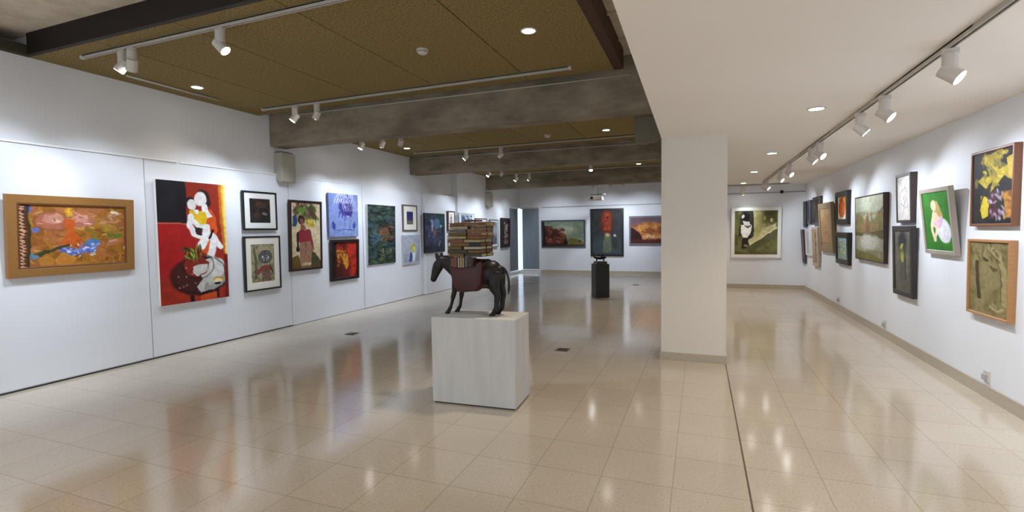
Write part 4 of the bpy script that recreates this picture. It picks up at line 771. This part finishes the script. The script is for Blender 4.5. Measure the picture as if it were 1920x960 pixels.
ms = body.modifiers.new('smooth', 'SMOOTH'); ms.factor = 0.6; ms.iterations = 7
bm = bmesh.new(); loft(bm, smoothpath([(.215, 0, .455, .016, .014), (.250, 0, .440, .013, .012), (.276, 0, .405, .011, .010), (.294, 0, .350, .010, .009), (.300, 0, .290, .012, .010), (.299, 0, .245, .012, .010), (.292, 0, .200, .004, .004)]), 14)
meshobj('tail', bm, M_donk, D, True)
for s in (-1, 1):
    bm = bmesh.new(); bmesh.ops.create_uvsphere(bm, u_segments=14, v_segments=10, radius=.0085); bmesh.ops.translate(bm, vec=(-.462, .033 * s, .453), verts=bm.verts)
    meshobj('eye', bm, mat('glossy_eye', (12, 10, 10), .1), D, True)
# saddlebags: a pouch on each flank joined over the back
M_bag = mat('oxblood_leather', (74, 26, 22), 0.38, spec=0.4, n=(7, (50, 17, 15), .8), bump=(60, .1))
def bag(s):
    bm = bmesh.new()
    # outline in xz (front panel), with thickness
    out = [(-.232, .462), (-.222, .40), (-.205, .31), (-.185, .265), (-.150, .228), (-.09, .226), (-.02, .234), (.045, .240), (.072, .262), (.085, .33), (.090, .42), (.092, .500), (.04, .470), (-.02, .455), (-.08, .448), (-.15, .446), (-.20, .452)]
    yi, yo = .088 * s, .172 * s
    inn = [bm.verts.new((x, yi, z)) for x, z in out]
    mid = [bm.verts.new((x, yo - .02 * s, z)) for x, z in out]
    cx, cz = -.07, .345
    fr = [bm.verts.new((cx + (x - cx) * .93, yo, cz + (z - cz) * .93 + (.0 if z < .44 else .008))) for x, z in out]
    n = len(out)
    for R0, R1 in ((inn, mid), (mid, fr)):
        for k in range(n):
            kk = (k + 1) % n
            if R0 is inn and 11 <= k < n: continue          # open mouth
            bm.faces.new((R0[k], R0[kk], R1[kk], R1[k]))
    bm.faces.new(fr); bm.faces.new(inn[::-1])
    bmesh.ops.recalc_face_normals(bm, faces=bm.faces)
    o = meshobj('saddlebag', bm, M_bag, D, True)
    so = o.modifiers.new('thickness', 'SOLIDIFY'); so.thickness = .005; so.offset = -1
    be = o.modifiers.new('round', 'BEVEL'); be.width = .004; be.segments = 2; be.limit_method = 'ANGLE'
    bm = bmesh.new()   # piped rim and gusset seam
    rim = [(.092, yo - .01 * s, .503), (.04, yo, .474), (-.02, yo + .001 * s, .459), (-.08, yo + .001 * s, .452), (-.15, yo, .450), (-.20, yo - .004 * s, .456), (-.232, yo - .012 * s, .466)]
    for a, b in zip(rim, rim[1:]): cyl(bm, a, b, .005, seg=8)
    for a, b in zip([(.070, yo + .001 * s, .48), (.066, yo + .001 * s, .36), (.052, yo + .001 * s, .255)], [(.066, yo + .001 * s, .36), (.052, yo + .001 * s, .255), (.03, yo, .246)]): cyl(bm, a, b, .003, seg=8)
    meshobj('piping', bm, mat('dark_leather_edge', (58, 20, 18), .4), o, True)
bag(-1); bag(1)
bm = bmesh.new()   # saddle cloth bridging the back, with thickness
prof = [(-.135, .47), (-.118, .500), (-.06, .518), (0, .521), (.06, .518), (.118, .500), (.135, .47)]
for (ya, za), (yb, zb) in zip(prof, prof[1:]):
    q = [bm.verts.new(p) for p in ((-.21, ya, za), (.075, ya, za), (.075, yb, zb), (-.21, yb, zb))]; bm.faces.new(q)
bmesh.ops.remove_doubles(bm, verts=bm.verts, dist=1e-5); bmesh.ops.recalc_face_normals(bm, faces=bm.faces)
o = meshobj('saddle_cloth', bm, M_bag, D, True); so = o.modifiers.new('t', 'SOLIDIFY'); so.thickness = .008; so.offset = 1

# ------------------------------------------------------------------ books carried by the donkey
M_page = {'cream': mat('cream_pages', (186, 166, 124), .8, n=(60, (140, 120, 82), .8, (.2, .2, 12))), 'white': mat('pale_pages', (200, 188, 162), .8, n=(60, (160, 146, 118), .8, (.2, .2, 12))),
          'tan': mat('aged_pages', (136, 102, 58), .8, n=(60, (98, 70, 38), .8, (.2, .2, 12)))}
def book(loc, w, d, h, rz, cover, page, label, group, tilt=0.0, upright=False, ry=0.0):
    """flat book: w along x, d along y, h thick; spine on +y side unless turned by rz"""
    t = thing('book', label, 'book', loc, (tilt, ry, rz), group)
    cv = mat('cover_%d_%d_%d' % cover, cover, .55, n=(14, tuple(int(v * .78) for v in cover), .6))
    c = .0036; bm = bmesh.new()
    bx(bm, -w / 2, w / 2, -d / 2, d / 2, 0, c); bx(bm, -w / 2, w / 2, -d / 2, d / 2, h - c, h); bx(bm, -w / 2, w / 2, d / 2 - .004, d / 2, c, h - c)
    meshobj('cover', bm, cv, t)
    box('pages', -w / 2 + .006, w / 2 - .006, -d / 2 + .006, d / 2 - .004, c, h - c, M_page[page], t)
    return t
DB = (84, 58, 32); BR = (116, 68, 34); MR = (54, 18, 19); OL = (60, 52, 28); BK = (26, 20, 18); GY = (92, 84, 72); RD = (90, 30, 30); TN = (112, 86, 52)
lay = [  # from the bottom: (left book), (right book): cover, page, dx, thickness
    (((TN, 'tan'), (OL, 'cream')), .034), (((OL, 'cream'), (MR, 'tan')), .034), (((OL, 'tan'), (BK, 'white')), .032), (((BR, 'tan'), (BK, 'tan')), .033),
    (((BR, 'tan'), (OL, 'cream')), .032), (((DB, 'cream'), (BR, 'tan')), .032), (((BK, 'tan'), (BR, 'cream')), .028), (((GY, 'white'), (BR, 'tan')), .032), (((GY, 'cream'), (BK, 'tan')), .030)]
rb = random.Random(12); z = .553; ords = ['lowest', 'second', 'third', 'fourth', 'fifth', 'sixth', 'seventh', 'eighth', 'ninth']
cname = {DB: 'dark tan', BR: 'orange-brown', MR: 'maroon', OL: 'olive', BK: 'black', GY: 'grey', RD: 'dull red', TN: 'tan'}
for i, (pair, th) in enumerate(lay):
    for j, (cv, pg) in enumerate(pair):
        split = (-.085, -.055, -.10, -.04, -.09, -.07, -.06, -.08, -.05)[i]
        x0, x1 = (-.252, split) if j == 0 else (split + .004, .085)
        if i > 6: x0 += .012; 
        wd = x1 - x0 - .002; dx = rb.uniform(-.009, .009)
        for k, (yc, dd) in enumerate(((-.072, .140), (.076, .140))):
            side_ = ('front left', 'front right', 'rear left', 'rear right')[k * 2 + j]
            zz = z + (0 if k == 0 else rb.uniform(0, .002))
            flip = PI if (k == 1 and j == 0) or (i + j) % 3 == 1 and k == 0 else 0
            book((-1.95 + (x0 + x1) / 2 + dx, 4.2 + yc + rb.uniform(-.006, .004), .81 + zz), wd, dd - rb.uniform(0, .012), th - .0025, flip + rb.uniform(-.07, .07), cv, pg,
                 '%s book, %s in the %s layer of the pile' % (cname[cv], side_, ords[i]), 'books piled on the donkey')
    z += th
top = z
book((-1.95 - .165, 4.2 - .06, .81 + top + .002), .165, .15, .028, .15, (112, 62, 58), 'tan', 'reddish book slightly tilted, left end on top of the pile', 'books piled on the donkey', ry=-.06)
book((-1.95 - .005, 4.2 - .065, .81 + top + .002), .155, .145, .030, -.08, (132, 112, 88), 'tan', 'tan book in the middle on top of the pile', 'books piled on the donkey')
book((-1.95 + .035, 4.2 + .085, .81 + top + .002), .15, .13, .034, .25, (126, 104, 66), 'cream', 'yellow-brown book at the rear right on top of the pile', 'books piled on the donkey')
book((-1.95 - .13, 4.2 + .085, .81 + top + .002), .16, .13, .030, -.1, OL, 'tan', 'olive book at the rear left on top of the pile', 'books piled on the donkey')
book((-1.95 - .06, 4.2 + .0, .81 + top + .040), .15, .12, .016, .1, (84, 22, 26), 'tan', 'small dark red book crowning the whole pile', 'books piled on the donkey')
ups = [((112, 66, 50), .040), ((120, 74, 56), .018), ((64, 40, 30), .016), ((196, 168, 126), .012), ((96, 60, 40), .010), ((200, 178, 140), .012), ((110, 74, 50), .010), ((188, 160, 118), .012), ((54, 38, 30), .014), ((96, 104, 106), .016), ((44, 42, 44), .016), ((84, 46, 36), .022), ((60, 30, 26), .022)]
x = -.218; un = ['first (leftmost)', 'second', 'third', 'fourth', 'fifth', 'sixth', 'seventh', 'eighth', 'ninth', 'tenth', 'eleventh', 'twelfth', 'last (rightmost)']
for i, (cv, th) in enumerate(ups):
    # upright: spine towards the viewer; w -> height
    t = thing('book', 'upright book in the near saddlebag, %s along the row' % un[i], 'book', (-1.95 + x + th / 2, 4.2 - .118, .81 + .375), (0, 0, 0), 'books standing in the near saddlebag')
    H_ = .170 + (i * 7 % 4) * .0015; c = .002; bm = bmesh.new()
    bx(bm, -th / 2 + .0006, -th / 2 + c, -.038, .045, 0, H_); bx(bm, th / 2 - c, th / 2 - .0006, -.038, .045, 0, H_); bx(bm, -th / 2 + .0006, th / 2 - .0006, -.042, -.038, 0, H_)
    meshobj('cover', bm, mat('cover_%d_%d_%d' % cv, cv, .55, n=(14, tuple(int(v * .78) for v in cv), .6)), t)
    box('pages', -th / 2 + c, th / 2 - c, -.038, .042, .003, H_ - .003, M_page['tan'], t)
    x += th + .0008

# ------------------------------------------------------------------ black plinth with the small bronze
t = tag(bpy.data.objects.new('plinth', None), 'slim black plinth with stepped top, far across the room', 'plinth'); C.objects.link(t)
t.location = (-2.20, 11.52, 0); t.rotation_euler = (0, 0, math.radians(30))
box('plinth_body', -.165, .165, -.165, .165, 0, .79, M_black, t, 0.003)
box('top_slab', -.125, .125, -.125, .125, .79, .845, mat('black_stone', (26, 26, 28), .3), t, 0.003)
bm = bmesh.new()
def L2(pts): loft(bm, smoothpath(pts, 3), 12)
L2([(-.13, 0, .10, .028, .030), (-.06, 0, .085, .036, .045), (.02, 0, .082, .036, .048), (.09, 0, .09, .032, .038), (.13, 0, .10, .020, .022)])
L2([(-.12, 0, .10, .020, .020), (-.15, 0, .13, .016, .016), (-.17, 0, .125, .010, .010)])
L2([(.03, 0, .10, .026, .024), (.035, 0, .145, .020, .018), (.075, 0, .165, .012, .012)])
L2([(-.03, .01, .10, .018, .018), (-.045, .01, .135, .012, .012), (-.02, .01, .15, .008, .008)])
for x_, y_ in ((-.085, -.02), (-.08, .025), (.085, -.02), (.09, .025)): L2([(x_, y_, .09, .016, .015), (x_ - .004, y_, .045, .010, .010), (x_ - .006, y_, .010, .010, .010)])
o = meshobj('bronze_figurine', bm, mat('polished_dark_bronze', (30, 26, 20), .22, metal=.7), None, True)
rm = o.modifiers.new('r', 'REMESH'); rm.mode = 'VOXEL'; rm.voxel_size = .005; rm.use_smooth_shade = True
o.location = (-2.20, 11.52, .845); tag(o, 'small dark bronze reclining figure on four short legs on the black plinth', 'sculpture')
